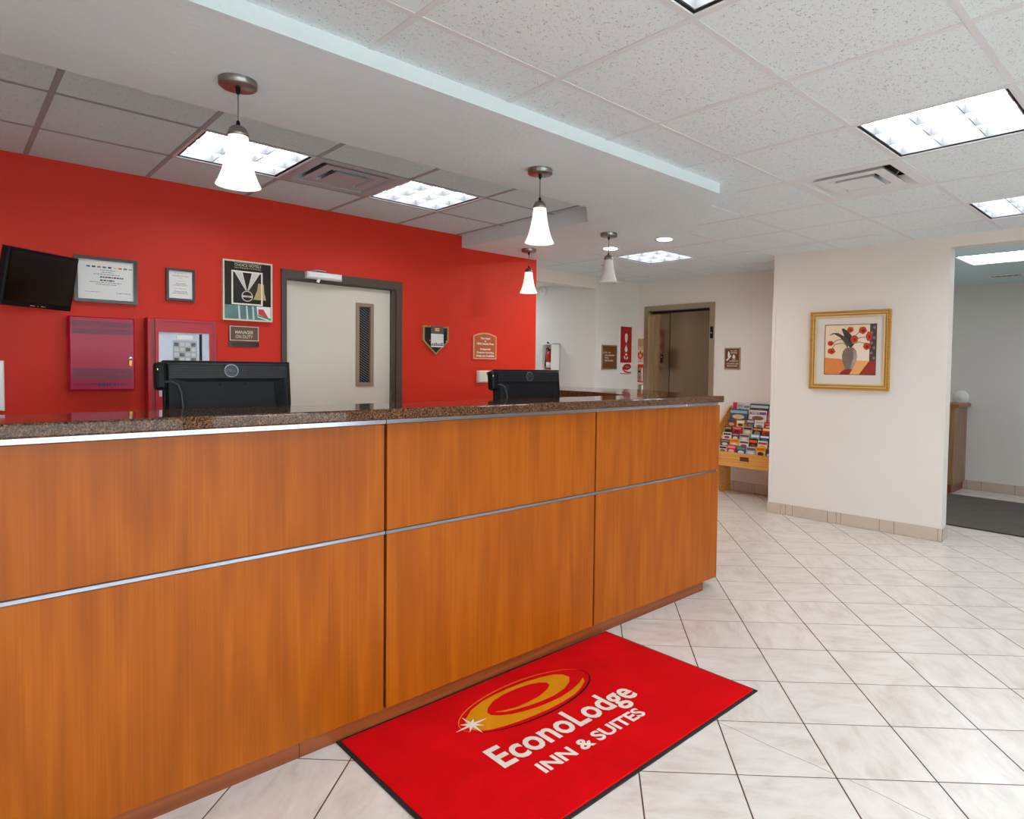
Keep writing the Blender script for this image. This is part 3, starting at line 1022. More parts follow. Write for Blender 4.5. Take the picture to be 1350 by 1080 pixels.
# ---- office door
d1 = bpy.data.objects.new('door_1', None)
COL.objects.link(d1)
tag(d1, 'beige office door with taupe frame and narrow window in the red wall', None, None, 'structure')
d1.location = (0, YR, 0)
fx0, fx1, fz = 1.742, 2.700, 2.052
cw0, cw1, cwt = 0.036, 0.085, 0.065
mb = MB()
mb.box(fx0, fx0 + cw0, -0.018, 0, 0, fz)
mb.box(fx0 + cw0, fx1, -0.018, 0, fz - cwt, fz)
mb.box(fx1 - 0.055, fx1, -0.018, 0, 0, fz - cwt)
mb.build('frame', TAUPE, d1)
mb = MB()
mb.box(fx1 - cw1 - 0.002, fx1 - 0.055, -0.006, 0.10, 0, fz - cwt)
mb.box(fx0 + cw0 - 0.006, fx0 + cw0, 0.0, 0.10, 0, fz - cwt)
mb.box(fx0 + cw0, fx1 - cw1, -0.006, 0.10, DZ - 0.012, DZ + 0.001)
mb.build('jamb', TAUPE, d1)
wx0, wx1, wz0, wz1 = 2.325, 2.466, 1.215, 1.857
lx0, lx1 = fx0 + cw0, fx1 - cw1
leaf = MB()
for b_ in ((lx0, wx0, 0, DZ - 0.01), (wx1, lx1, 0, DZ - 0.01), (wx0, wx1, 0, wz0), (wx0, wx1, wz1, DZ - 0.01)):
    leaf.box(b_[0], b_[1], 0.03, 0.075, b_[2], b_[3])
lf = leaf.build('door_leaf', BEIGE_DOOR, d1)
MB().ring(wx0 - 0.004, wx1 + 0.004, wz0 - 0.004, wz1 + 0.004, 0.028, 0.022, 0.08).build('window_frame', BRONZE, lf)
MB().box(wx0 + 0.02, wx1 - 0.02, 0.05, 0.055, wz0 + 0.02, wz1 - 0.02).build('pane', pmat('dark_wired_glass', '#2b2927', 0.12), lf)
wires = MB()
ww, wh = wx1 - wx0 - 0.048, wz1 - wz0 - 0.048
k = -ww
while k < wh:
    za, zb = max(k, 0), min(k + ww * 0.62, wh)
    xa, xb = (za - k) / 0.62, (zb - k) / 0.62
    xb = min(xb, ww)
    if xb > xa:
        P0 = Vector((wx0 + 0.024 + ww - xa, 0.0485, wz0 + 0.024 + za))
        P1 = Vector((wx0 + 0.024 + ww - xb, 0.0485, wz0 + 0.024 + k + 0.62 * xb))
        wires.tube([P0, P1], 0.0015, 4)
    k += 0.02
wires.build('wire', pmat('pale_wire', '#8d8983', 0.4), lf)
cl = MB()
cl.cbox(1.905, 2.165, -0.075, -0.018, 2.000, 2.048, 0.012)
cl.build('closer_body', WHITE, d1)
MB().tube([(1.99, -0.06, 2.0), (1.985, -0.055, 1.975)], 0.012, 10).build('closer_pivot', WHITE, d1)
MB().tube([(1.93, -0.045, 2.047), (1.98, -0.05, 2.062), (2.05, -0.05, 2.058)], 0.008, 8).build('closer_arm', NICKEL, d1)
MB().lathe([(0.0, 0.0), (0.022, 0.0), (0.025, -0.02), (0.012, -0.035), (0.0, -0.035)], c=(2.555, 0.03 - 0.06, 1.0), axis='y', seg=16).build('door_knob', NICKEL, lf)
wallbox('wall_office', (1.3, 3.2, 6.0, 6.1, 0, 2.6), mat=GREY_WALL, label='wall of the office behind the beige door')

def wall_thing(name, label, cat, x, z, y=YR, rot=0, group=None):
    return thing(name, label, cat, (x, y, z), rot, group)

# ---- wall screen
tv = thing('wall_screen', 'small black flat screen tilted on a wall arm', 'screen', (0.384, 4.375, 1.803))
tv.rotation_euler = (math.radians(11), 0, math.radians(38.9))
tv.rotation_mode = 'XYZ'
MB().cbox(-0.2, 0.2, -0.02, 0.02, -0.148, 0.148, 0.006).build('bezel', BLACK, tv)
MB().box(-0.186, 0.186, -0.0215, -0.0195, -0.122, 0.134).build('display', BLACK_GLOSS, tv)
MB().cbox(-0.14, 0.14, -0.05, -0.02, -0.1, 0.1, 0.015).build('back_cover', BLACK, tv).rotation_euler = (0, 0, math.pi)
for k, w_ in enumerate((0.018, 0.006, 0.006, 0.016, 0.006)):
    MB().box(-0.045 + k * 0.02, -0.045 + k * 0.02 + w_, -0.0208, -0.02, -0.141, -0.135).build('badge_mark', CHROME, tv)
arm = thing('screen_arm', 'black metal wall arm holding the small screen', 'bracket', (0.36, YR, 1.76))
MB().box(-0.05, 0.05, -0.012, 0, -0.07, 0.07).build('wall_plate', BLACK, arm)
MB().tube([(0, -0.01, 0), (-0.02, -0.12, -0.01), (0.045, -0.25, 0.02)], 0.014, 8).build('link', BLACK, arm)
MB().tube([(-0.14, -0.33, -0.10), (-0.18, -0.25, -0.13), (-0.25, -0.12, -0.12), (-0.3, -0.01, -0.1)], 0.005, 6).build('cable', BLACK, arm)

# ---- landscape certificate
cx0, cx1, cz0, cz1 = rx(0.545), rx(0.843), rz(1.714), rz(1.972)
t = wall_thing('certificate_frame', 'wide framed certificate partly hidden by the small screen', 'picture frame', (cx0 + cx1) / 2, cz0)
w, h = (cx1 - cx0) / 2, cz1 - cz0
MB().ring(-w, w, 0, h, 0.018, -0.022, 0).build('frame', pmat('dark_walnut_frame', '#2e2320', 0.25), t)
MB().box(-w + 0.016, w - 0.016, -0.010, -0.004, 0.016, h - 0.016).build('paper', PAPER, t)
MB().box(-w + 0.016, w - 0.016, -0.014, -0.0125, 0.016, h - 0.016).build('pane', CLEAR, t)
for k, (cc) in enumerate(['#46506e', '#3a3a40', '#c0622a', '#56618a', '#222222', '#d8c9b8', '#d4502a', '#6d6a72', '#a4a09a']):
    xx = -0.095 + k * 0.026
    MB().box(xx, xx + 0.017, -0.0112, -0.010, h - 0.062, h - 0.053).build('logo_print', pmat('print_%s' % cc[1:], cc, 0.6), t)
for zz, x0_, x1_, hh, mt in ((0.073, -0.03, 0.05, 0.004, INK_SOFT), (0.085, -0.02, 0.035, 0.004, INK_SOFT), (0.098, -0.06, 0.07, 0.004, INK_SOFT), (0.112, -0.03, 0.085, 0.008, INK), (0.131, -0.03, 0.04, 0.008, INK), (0.146, -0.08, 0.075, 0.004, INK_SOFT), (0.158, -0.05, 0.05, 0.004, INK_SOFT), (0.205, -0.10, -0.03, 0.003, INK_SOFT), (0.205, 0.05, 0.12, 0.003, INK)):
    x = x0_
    lines = MB()
    while x < x1_:
        l_ = random.uniform(0.006, 0.018)
        lines.box(x, min(x + l_, x1_), -0.0108, -0.010, h - zz - hh, h - zz)
        x += l_ + 0.0035
    lines.build('print_line', mt, t)

# ---- small portrait certificate
cx0, cx1, cz0, cz1 = rx(0.992), rx(1.147), rz(1.757), rz(1.952)
t = wall_thing('award_frame', 'small dark framed paper award between certificate and medal poster', 'picture frame', (cx0 + cx1) / 2, cz0)
w, h = (cx1 - cx0) / 2, cz1 - cz0
MB().ring(-w, w, 0, h, 0.014, -0.024, 0).build('frame', pmat('dark_mahogany_frame', '#2b1a1c', 0.3), t)
MB().box(-w + 0.012, w - 0.012, -0.012, -0.004, 0.012, h - 0.012).build('paper', PAPER, t)
for zz, ww_, hh, s, mt in ((0.172, 0.070, 0.006, 'Presented to', INK_SOFT), (0.153, 0.088, 0.009, 'DOUBLE DOWN', GOLD_INK), (0.141, 0.02, 0.007, 'LLC', GOLD_INK), (0.123, 0.055, 0.005, 'in recognition of', INK_SOFT), (0.105, 0.055, 0.008, 'SINCERE', GOLD_INK), (0.093, 0.085, 0.009, 'HOSPITALITY', GOLD_INK), (0.075, 0.06, 0.005, 'with thanks from', INK_SOFT), (0.055, 0.075, 0.009, 'Choice Hotels', INK), (0.043, 0.09, 0.009, 'International, Inc.', INK)):
    text(s, mt, t, (-ww_ / 2, ww_ / 2, zz, zz + hh), y=-0.0125, bold=0.01)

# ---- medal poster
cx0, cx1, cz0, cz1 = rx(1.304), rx(1.610), rz(1.656), rz(2.045)
t = wall_thing('medal_poster', 'black framed poster of a medal on a white ribbon', 'poster', (cx0 + cx1) / 2, cz0)
w, h = (cx1 - cx0) / 2, cz1 - cz0
CREAM = pmat('cream_metal', '#d6cbaf', 0.3)
POST = pmat('black_poster_print', '#1c1512', 0.12)
MB().ring(-w, w, 0, h, 0.010, -0.030, 0).build('frame', CREAM, t)
MB().box(-w + 0.009, w - 0.009, -0.024, -0.002, 0.009, h - 0.009).build('print_sheet', POST, t)
text('CHOICE HOTELS', CREAM, t, (-0.085, 0.085, h - 0.038, h - 0.021), y=-0.0246, bold=0.005)
text('INTERNATIONAL', CREAM, t, (-0.085, 0.085, h - 0.053, h - 0.044), y=-0.0246, bold=0.005, spacing=1.3)
MB().box(-0.088, 0.088, -0.0246, -0.024, h - 0.0165, h - 0.015).build('rule', CREAM, t)
MB().ring(-0.105, 0.095, 0.108, h - 0.068, 0.010, -0.0262, -0.024).build('inner_border', pmat('ivory_print', '#e6dcc6', 0.4), t)
RIB = pmat('white_ribbon_print', '#d8d3c8', 0.5)
zt = h - 0.078
for sgn in (-1, 1):
    for k in range(3):
        a0 = 0.082 - k * 0.018
        poly = [(sgn * a0 - 0.005, zt), (sgn * (a0 - 0.016) - 0.005, zt), (-0.006 + sgn * (0.008 - k * 0.003), 0.205), (-0.006 + sgn * (0.011 - k * 0.003), 0.208)]
        if sgn > 0:
            poly = poly[::-1]
        MB().vprism(poly, -0.0266 - k * 0.0002, -0.0245).build('ribbon', RIB, t)
MB().vprism(ell(-0.006, 0.168, 0.036, 0.036, 28), -0.0272, -0.0245).build('medal', pmat('silver_print', '#cfc8b8', 0.3), t)
MB().vprism(ell(-0.006, 0.168, 0.031, 0.031, 28), -0.0276, -0.0245).build('medal_field', POST, t)
MB().vprism([(-0.036, 0.160), (0.024, 0.160), (0.024, 0.172), (-0.036, 0.172)], -0.028, -0.0245).build('medal_band', pmat('silver_print', '#cfc8b8', 0.3), t)
text('CHOICE', POST, t, (-0.022, 0.010, 0.1625, 0.1695), y=-0.0284, bold=0.02)
MB().vprism([(0.034, 0.148), (0.118, 0.148), (0.106, 0.20), (0.103, 0.256), (0.066, 0.262), (0.060, 0.215)], -0.0252, -0.0245).build('bell_print', pmat('gold_bell_print', '#b89b62', 0.3), t)
PIC = pmat('green_photo_print', '#5f7d74', 0.15, var=0.6, vscale=14)
MB().box(-w + 0.010, w - 0.010, -0.0248, -0.024, 0.011, 0.104).build('photo_strip', PIC, t)
MB().vprism([(0.055, 0.1035), (0.062, 0.03), (0.12, 0.012), (w - 0.012, 0.012), (w - 0.012, 0.1035)], -0.0254, -0.0245).build('white_print', PAPER, t)
MB().vprism([(0.066, 0.085), (0.10, 0.085), (0.135, 0.025), (0.066, 0.048)], -0.0258, -0.0245).build('red_print', pmat('red_print', '#c22a2f', 0.4), t)
MB().vprism([(0.062, 0.036), (w - 0.012, 0.013), (w - 0.012, 0.024), (0.064, 0.046)], -0.026, -0.0245).build('green_print', pmat('green_print', '#1f7d5c', 0.4), t)
for x in (-0.06, -0.01, 0.03):
    MB().vprism([(x, 0.012), (x + 0.012, 0.012), (x + 0.005, 0.103), (x - 0.004, 0.103)], -0.0252, -0.0245).build('pale_streak_print', pmat('pale_blue_print', '#b9c6cf', 0.3), t)

# ---- manager sign
cx0, cx1, cz0, cz1 = rx(1.345), rx(1.530), rz(1.487), rz(1.624)
t = wall_thing('manager_sign', 'small brown sign reading MANAGER ON DUTY with name holder', 'sign', (cx0 + cx1) / 2, cz0)
w, h = (cx1 - cx0) / 2, cz1 - cz0
SIGN2 = pmat('brown_engraved_plastic', '#5f3a20', 0.4)
MB().cbox(-w, w, -0.010, 0, 0.036, h, 0.003).build('plate', SIGN2, t)
MB().ring(-w + 0.004, w - 0.004, 0.040, h - 0.004, 0.004, -0.0115, -0.009).build('border', CREAM, t)
text('MANAGER', CREAM, t, (-0.058, 0.058, h - 0.056, h - 0.034), y=-0.0108, bold=0.004)
text('ON DUTY', CREAM, t, (-0.056, 0.054, h - 0.086, h - 0.064), y=-0.0108, bold=0.004)
MB().box(-w - 0.002, w, -0.008, 0, 0.0, 0.031).build('name_holder', pmat('dark_brown_holder', '#33241c', 0.2), t)
MB().box(-w + 0.006, w - 0.006, -0.0095, -0.008, 0.004, 0.027).build('clear_slot', CLEAR, t)

# ---- fire alarm panel
cx0, cx1, cz0, cz1 = rx(0.512), rx(0.818), rz(1.214), rz(1.628)
t = wall_thing('fire_alarm_box', 'crimson metal fire alarm cabinet with louvers and a key', 'fire alarm', (cx0 + cx1) / 2, cz0)
w, h = (cx1 - cx0) / 2, cz1 - cz0
MB().cbox(-w, w, -0.07, 0, 0, h, 0.004).build('cabinet', RED_PANEL, t)
MB().cbox(-w + 0.004, w - 0.004, -0.078, -0.068, 0.004, h - 0.004, 0.003).build('door', RED_PANEL, t)
for zz in (h - 0.058, h - 0.100, 0.098, 0.060):
    lb = MB().box(-w + 0.014, w - 0.012, -0.0792, -0.077, zz, zz + 0.032).build('louver', RED_PANEL_DK, t)
    for k in range(6):
        MB().box(-w + 0.016, w - 0.014, -0.0805, -0.079, zz + 0.001 + k * 0.0052, zz + 0.0032 + k * 0.0052).build('louver_slat', RED_PANEL_DK, lb)
text('FIRE ALARM', NAVY, t, (-w + 0.02, -0.03, 0.033, 0.044), y=-0.0785, bold=0.02, shear=0.2)
text('CONTROL PANEL SYSTEM', NAVY, t, (-w + 0.02, -0.03, 0.023, 0.028), y=-0.0785, bold=0.01)
for k in range(13):
    x0_ = -0.026 + k * 0.0135
    MB().box(x0_, x0_ + 0.0115 - k * 0.0007, -0.0787, -0.0775, 0.024, 0.044).build('print_bar', NAVY, t)
MB().lathe([(0.0, 0.012), (0.011, 0.012), (0.012, 0.0)], c=(w - 0.026, -0.078, 0.19), axis='y', seg=16).build('lock', CHROME, t)
MB().vprism([(w - 0.034, 0.15), (w - 0.020, 0.145), (w - 0.018, 0.178), (w - 0.031, 0.18)], -0.094, -0.0915).build('key', pmat('brass_key', '#a8733a', 0.3, metal=1), t)

# ---- second alarm cabinet
cx0, cx1, cz0, cz1 = rx(0.880), rx(1.254), rz(0.98), rz(1.640)
t = wall_thing('alarm_cabinet', 'tall red cabinet with a clear window behind the monitor', 'fire alarm', (cx0 + cx1) / 2, cz0)
w, h = (cx1 - cx0) / 2, cz1 - cz0
MB().cbox(-w, w, -0.085, 0, 0, h, 0.003).build('cabinet', RED_CAB, t)
MB().box(-w + 0.018, -w + 0.038, -0.0865, -0.08, 0, h - 0.006).build('side_groove', RED_GROOVE, t)
MB().box(w - 0.030, w - 0.018, -0.0865, -0.08, 0, h - 0.02).build('side_groove', RED_GROOVE, t)
dm = MB().ring(-w + 0.038, w - 0.030, 0.02, h - 0.004, 0.018, -0.098, -0.085)
dm.box(-w + 0.056, w - 0.048, -0.098, -0.085, h - 0.085, h - 0.020)
dm.box(-w + 0.056, w - 0.048, -0.098, -0.085, 0.036, 0.20)
door = dm.build('door', RED_CAB, t)
MB().box(-w + 0.054, w - 0.046, -0.088, -0.0855, 0.19, h - 0.08).build('control_board', pmat('silver_control_panel', '#c6c9d2', 0.3, var=0.35, vscale=7), t)
MB().box(-0.06, 0.075, -0.0905, -0.0875, 0.20, h - 0.135).build('keypad_plate', pmat('grey_keypad', '#a8a8ac', 0.4), t)
MB().box(-0.04, 0.05, -0.092, -0.0875, h - 0.128, h - 0.102).build('display_strip', PAPER, t)
for r_ in range(5):
    for c_ in range(4):
        MB().box(-0.054 + c_ * 0.032, -0.054 + c_ * 0.032 + 0.024, -0.0925, -0.0903, h - 0.17 - r_ * 0.032, h - 0.148 - r_ * 0.032).build('key_button', pmat('pale_button', '#c9c6bd', 0.4) if (r_ + c_) % 3 else pmat('dark_button', '#4b4a4e', 0.4), t)
MB().box(0.088, 0.104, -0.091, -0.0875, 0.2, h - 0.09).build('dark_strip', BLACK, t)
MB().box(-w + 0.055, w - 0.047, -0.0955, -0.094, 0.195, h - 0.083).build('pane', CLEAR, door)

# ---- white plate at the picture's edge
t = wall_thing('wall_plate', 'white wall box at the left edge beside the counter', 'wall plate', 0.170, rz(1.11))
MB().cbox(-0.085, 0.085, -0.03, 0, 0, 0.275, 0.006).build('cover', WHITE, t)
MB().box(-0.05, 0.05, -0.032, -0.029, 0.06, 0.21).build('label_panel', PAPER, t)

# ---- home plate plaque
cx, cz = rx(2.902), rz(1.467)
t = wall_thing('home_plate_plaque', 'pentagon wooden home plate plaque holding a clear leaflet sleeve', 'plaque', cx, cz)
def penta(s_):
    hw_, top, sh = 0.128, 0.245, 0.118
    cxx, czz = 0.0, 0.14
    return [(cxx + (x - cxx) * s_, czz + (z - czz) * s_) for x, z in [(0, 0), (hw_, sh), (hw_, top), (-hw_, top), (-hw_, sh)]]
MB().vprism(penta(1.0), -0.022, 0).build('backing', pmat('light_oak_edge', '#a9804c', 0.5, var=0.2, vscale=30), t)
MB().vprism(penta(0.86), -0.024, -0.01).build('felt', pmat('black_felt', '#1d1a17', 0.9), t)
sl = MB().box(-0.082, 0.104, -0.0405, -0.039, 0.058, 0.272).build('clear_sleeve', CLEAR, t)
MB().box(-0.057, 0.067, -0.034, -0.032, 0.066, 0.244).build('leaflet', pmat('leaflet_print', '#55504a', 0.5, var=0.5, vscale=40), t)
MB().box(-0.057, 0.067, -0.0355, -0.0335, 0.085, 0.178).build('leaflet_text', PAPER, t)
MB().box(-0.057, 0.067, -0.0357, -0.0335, 0.066, 0.078).build('leaflet_foot', PAPER, t)
og = pmat('orange_print', '#e2661a', 0.5)
MB().box(-0.022, 0.028, -0.0357, -0.0335, 0.200, 0.230).build('leaflet_badge', og, t)
text('#1', PAPER, t, (-0.012, 0.018, 0.215, 0.226), y=-0.036, bold=0.02)
text('hotel', PAPER, t, (-0.014, 0.02, 0.203, 0.212), y=-0.036, bold=0.02)
for k in range(6):
    MB().box(-0.050 + k * 0.019, -0.038 + k * 0.019, -0.0362, -0.0335, 0.086, 0.096 + (k % 3) * 0.004).build('leaflet_figure', pmat('mixed_print_%d' % (k % 3), ['#7a5a48', '#b5553f', '#4c4f5c'][k % 3], 0.6), t)
for x in (-0.07, 0.092):
    for z in (0.12, 0.24):
        MB().lathe([(0.0, 0.004), (0.005, 0.004), (0.005, -0.02)], c=(x, -0.0405, z), axis='y', seg=10).build('screw', CHROME, t)

# ---- smoke free sign
cx0, cx1, cz0, cz1 = rx(3.286), rx(3.535), rz(1.442), rz(1.672)
t = wall_thing('smoke_free_sign', 'tan arched sign saying the hotel is smoke free', 'sign', (cx0 + cx1) / 2, cz0)
w, h = (cx1 - cx0) / 2, cz1 - cz0
def arch(i_):
    ww_ = w - i_
    pts = [(-ww_, i_), (ww_, i_), (ww_, h - 0.03 - i_ * 0.6)]
    for k in range(1, 10):
        a = k / 10
        pts.append((ww_ - 2 * ww_ * a, h - 0.03 - i_ * 0.6 + (0.03 - i_ * 0.4) * math.sin(math.pi * a)))
    pts.append((-ww_, h - 0.03 - i_ * 0.6))
    return pts
MB().vprism(arch(0), -0.012, 0).build('border_plate', pmat('peach_border', '#dda585', 0.45), t)
MB().vprism(arch(0.010), -0.0135, -0.01).build('face_plate', ORANGE_SIGN, t)
for s, zz, ww_, hh in (('This Hotel', 0.178, 0.105, 0.019), ('is', 0.155, 0.018, 0.017), ('100% Smoke Free', 0.130, 0.19, 0.019), ('Designated', 0.078, 0.115, 0.022), ('Outdoor Smoking', 0.047, 0.19, 0.022), ('Areas are Available', 0.021, 0.205, 0.02)):
    text(s, PAPER, t, (-ww_ / 2, ww_ / 2, zz, zz + hh), y=-0.0142, bold=0.03)

# ---- thermostat in clear guard
cx0, cx1, cz0, cz1 = rx(3.290), rx(3.540), rz(1.213), rz(1.365)
t = wall_thing('thermostat', 'ivory thermostat inside a clear plastic guard', 'thermostat', (cx0 + cx1) / 2, cz0)
w, h = (cx1 - cx0) / 2, cz1 - cz0
MB().cbox(-w + 0.042, w - 0.012, -0.030, 0, 0.026, h - 0.024, 0.010).build('body', IVORY, t)
MB().box(0.0, 0.058, -0.0315, -0.029, h - 0.062, h - 0.036).build('display', pmat('lcd_grey', '#5c5f57', 0.3), t)
gu = MB()
gu.ring(-w, w, 0, h, 0.006, -0.05, 0)
gu.box(-w, w, -0.052, -0.050, 0, h)
gu.build('guard', CLEAR, t)

# ================================================================== monitors
def monitor(label, x, y, ztop, w=0.48, h=0.30, logo=True, tilt=6):
    t = thing('monitor', label, 'monitor', (x, y, 0.76), 0, 'clerk monitors')
    zt, zb = ztop - 0.76, ztop - 0.76 - h
    pv = Matrix.Translation((0, 0.02, zb)) @ Matrix.Rotation(math.radians(-tilt), 4, 'X') @ Matrix.Translation((0, -0.02, -zb))
    def part(mb, nm, mat, bevel=0, par=t):
        mb.v = [tuple(pv @ Vector(v)) for v in mb.v]
        return mb.build(nm, mat, par, bevel=bevel)
    hw_ = w / 2
    part(MB().box(-hw_, hw_, 0.0, 0.022, zb, zt), 'bezel', BLACK, 0.004)
    part(MB().box(-hw_ + 0.012, hw_ - 0.012, 0.0215, 0.0228, zb + 0.014, zt - 0.012), 'display', BLACK_GLOSS)
    v = [(-hw_ + 0.004, 0.002, zb + 0.004), (hw_ - 0.004, 0.002, zb + 0.004), (hw_ - 0.004, 0.002, zt - 0.004), (-hw_ + 0.004, 0.002, zt - 0.004),
         (-hw_ + 0.016, -0.012, zb + 0.016), (hw_ - 0.016, -0.012, zb + 0.016), (hw_ - 0.016, -0.012, zt - 0.016), (-hw_ + 0.016, -0.012, zt - 0.016)]
    part(MB().add(v, [(4, 5, 6, 7), (0, 1, 5, 4), (1, 2, 6, 5), (2, 3, 7, 6), (3, 0, 4, 7)]), 'back_cover', BLACK)
    v = [(-hw_ + 0.018, -0.0118, zb + 0.018), (hw_ - 0.018, -0.0118, zb + 0.018), (hw_ - 0.03, -0.0118, zt - 0.072), (-hw_ + 0.03, -0.0118, zt - 0.072),
         (-hw_ + 0.07, -0.026, zb + 0.035), (hw_ - 0.07, -0.026, zb + 0.035), (hw_ - 0.08, -0.022, zt - 0.086), (-hw_ + 0.08, -0.022, zt - 0.086)]
    part(MB().add(v, [(4, 5, 6, 7), (0, 1, 5, 4), (1, 2, 6, 5), (2, 3, 7, 6), (3, 0, 4, 7)]), 'back_bulge', BLACK)
    for k in range(9):
        zz = zt - 0.022 - k * 0.0055
        part(MB().box(-hw_ + 0.02, hw_ - 0.02, -0.0133, -0.011, zz - 0.0015, zz), 'cooling_rib', pmat('black_rib_plastic', '#17161b', 0.35))
    zl = zt - 0.040
    part(MB().vprism(ell(0, zl, 0.0265, 0.0265, 28), -0.0155, -0.011), 'emblem_ring', pmat('gunmetal', '#77757a', 0.3, metal=0.8))
    ed = part(MB().vprism(ell(0, zl - 0.001, 0.0235, 0.0235, 28), -0.0162, -0.011), 'emblem_disc', pmat('black_emblem', '#1c1b20', 0.4))
    lt = text('DELL', pmat('grey_emblem_letters', '#4c4b50', 0.4, metal=0.5), t, (-0.017, 0.017, zl - 0.005, zl + 0.006), y=-0.0168, bold=0.02)
    for v_ in lt.data.vertices:
        v_.co = pv @ v_.co
    for sx in (-0.047, 0.047):
        part(MB().lathe([(0.0, 0.001), (0.006, 0.001), (0.006, -0.003)], c=(sx, -0.0235, zt - 0.098), axis='y', seg=12), 'screw_recess', DARK)
    # card reader clipped to the monitor's left edge, with its cable
    cr = part(MB().box(-hw_ - 0.028, -hw_ + 0.012, -0.018, 0.03, zt - 0.115, zt - 0.008), 'card_reader', BLACK, 0.012)
    part(MB().box(-hw_ - 0.0215, -hw_ - 0.019, -0.0195, -0.018, zt - 0.04, zt - 0.034), 'status_light', pmat('green_led', '#9fc02a', 0.4, emit='#a8d030', estr=1), par=cr)
    pts = [(-hw_ + 0.002, -0.02, zt - 0.086), (-hw_ + 0.02, -0.028, zt - 0.084), (-hw_ + 0.042, -0.034, zt - 0.098), (-hw_ + 0.052, -0.036, zt - 0.13), (-hw_ + 0.055, -0.038, zt - 0.18), (-hw_ + 0.058, -0.03, zb - 0.05), (-hw_ + 0.06, -0.02, 0.02)]
    part(MB().tube(pts, 0.0035, 8), 'cable', pmat('grey_black_cable', '#3a3836', 0.4))
    st = MB()
    st.box(-0.035, 0.035, -0.01, 0.02, 0.02, zb + 0.03)
    st.build('stand_neck', BLACK, t)
    MB().prism(ell(0, 0.0, 0.14, 0.10, 28), 0.0005, 0.02).build('stand_base', BLACK, t)
    return t
monitor('black computer monitor seen from behind in front of the red cabinet', 0.848, 2.79, 1.386, w=0.478)
monitor('black computer monitor seen from behind near the end of the counter', 2.425, 2.755, 1.363, w=0.496)

# ================================================================== elevator
d2 = bpy.data.objects.new('door_2', None)
COL.objects.link(d2)
tag(d2, 'stainless steel elevator doors with steel frame', None, None, 'structure')
d2.location = (EX, EY1, 0)
d2.rotation_euler = (0, 0, -math.pi / 2)
ew = EY1 - EY0
mb = MB()
mb.box(-0.063, 0, -0.02, 0, 0, EZ + 0.057)
mb.box(ew, ew + 0.061, -0.02, 0, 0, EZ + 0.057)
mb.box(0, ew, -0.02, 0, EZ, EZ + 0.057)
mb.box(0, 0.006, 0, 0.12, 0, EZ)
mb.box(ew - 0.006, ew, 0, 0.12, 0, EZ)
mb.box(0, ew, 0, 0.12, EZ - 0.006, EZ)
mb.build('frame', STEEL_FR, d2)
sep = 0.277
MB().box(0.006, sep - 0.002, 0.105, 0.13, 0.01, EZ - 0.03).build('door_panel', STEEL, d2)
MB().box(sep + 0.002, ew - 0.004, 0.075, 0.10, 0.01, EZ - 0.03).build('door_panel', STEEL, d2)
MB().box(sep - 0.005, sep + 0.003, 0.072, 0.104, 0.01, EZ - 0.03).build('edge_seal', DARK, d2)
MB().box(0, ew, 0.06, 0.14, EZ - 0.03, EZ - 0.004).build('track', DARK, d2)
MB().box(0, ew, -0.01, 0.14, 0.0, 0.008).build('sill', STEEL_FR, d2)
MB().cbox(0.115, 0.150, 0.098, 0.105, 1.455, 1.56, 0.003).build('key_plate', BLACK, d2)
MB().lathe([(0.0, 0.004), (0.008, 0.004), (0.009, 0.0)], c=(0.133, 0.098, 1.53), axis='y', seg=12).build('key_cylinder', CHROME, d2)
MB().cbox(ew + 0.013, ew + 0.052, -0.03, -0.02, 1.745, 1.885, 0.006).build('hall_lantern', BLACK, d2)
MB().lathe([(0.0, 0.002), (0.009, 0.002), (0.009, 0.0)], c=(ew + 0.033, -0.03, 1.81), axis='y', seg=12).build('lantern_lens', pmat('lantern_lens', '#b9a58c', 0.4), d2)

def elev_thing(name, label, cat, y, z):
    return thing(name, label, cat, (EX, y, z), -math.pi / 2)
t = elev_thing('call_station', 'red and steel elevator call plate with black button', 'call button', 5.2465, 1.20)
MB().cbox(-0.052, 0.052, -0.012, 0, 0, 0.235, 0.008).build('red_plate', pmat('signal_red_plastic', '#c8200f', 0.35), t)
MB().cbox(-0.040, 0.036, -0.018, -0.01, 0.015, 0.190, 0.004).build('steel_plate', STEEL_FR, t)
MB().lathe([(0.0, 0.006), (0.013, 0.006), (0.015, 0.0)], c=(-0.01, -0.018, 0.140), axis='y', seg=16).build('button', BLACK, t)
MB().lathe([(0.0, 0.003), (0.016, 0.003), (0.017, 0.0)], c=(-0.006, -0.018, 0.068), axis='y', seg=16).build('key_switch', pmat('copper_red', '#b4573a', 0.4), t)
t = elev_thing('lower_call_plate', 'rounded steel elevator plate just above the counter top', 'call button', 5.245, 0.96)
MB().cbox(-0.042, 0.042, -0.014, 0, 0, 0.215, 0.012).build('plate', STEEL_FR, t)
MB().lathe([(0.0, 0.005), (0.016, 0.005), (0.018, 0.0)], c=(0, -0.014, 0.07), axis='y', seg=16).build('button', pmat('steel_button', '#5a4b3c', 0.3, metal=1), t)
t = elev_thing('fire_notice', 'cream fire notice with a red flame emblem beside the elevator', 'notice', 5.2575, 1.457)
MB().box(-0.058, 0.058, -0.003, 0, 0, 0.315).build('sheet', pmat('cream_notice', '#d8bf97', 0.6), t)
MB().box(-0.050, 0.050, -0.0045, -0.002, 0.205, 0.305).build('evacuation_plan', pmat('tan_print', '#b9935f', 0.6, var=0.3, vscale=60), t)
for k, s in enumerate(('IN CASE OF FIRE', 'USE STAIRS')):
    text(s, INK, t, (-0.048, 0.048, 0.185 - k * 0.016, 0.195 - k * 0.016), y=-0.0035, bold=0.01)
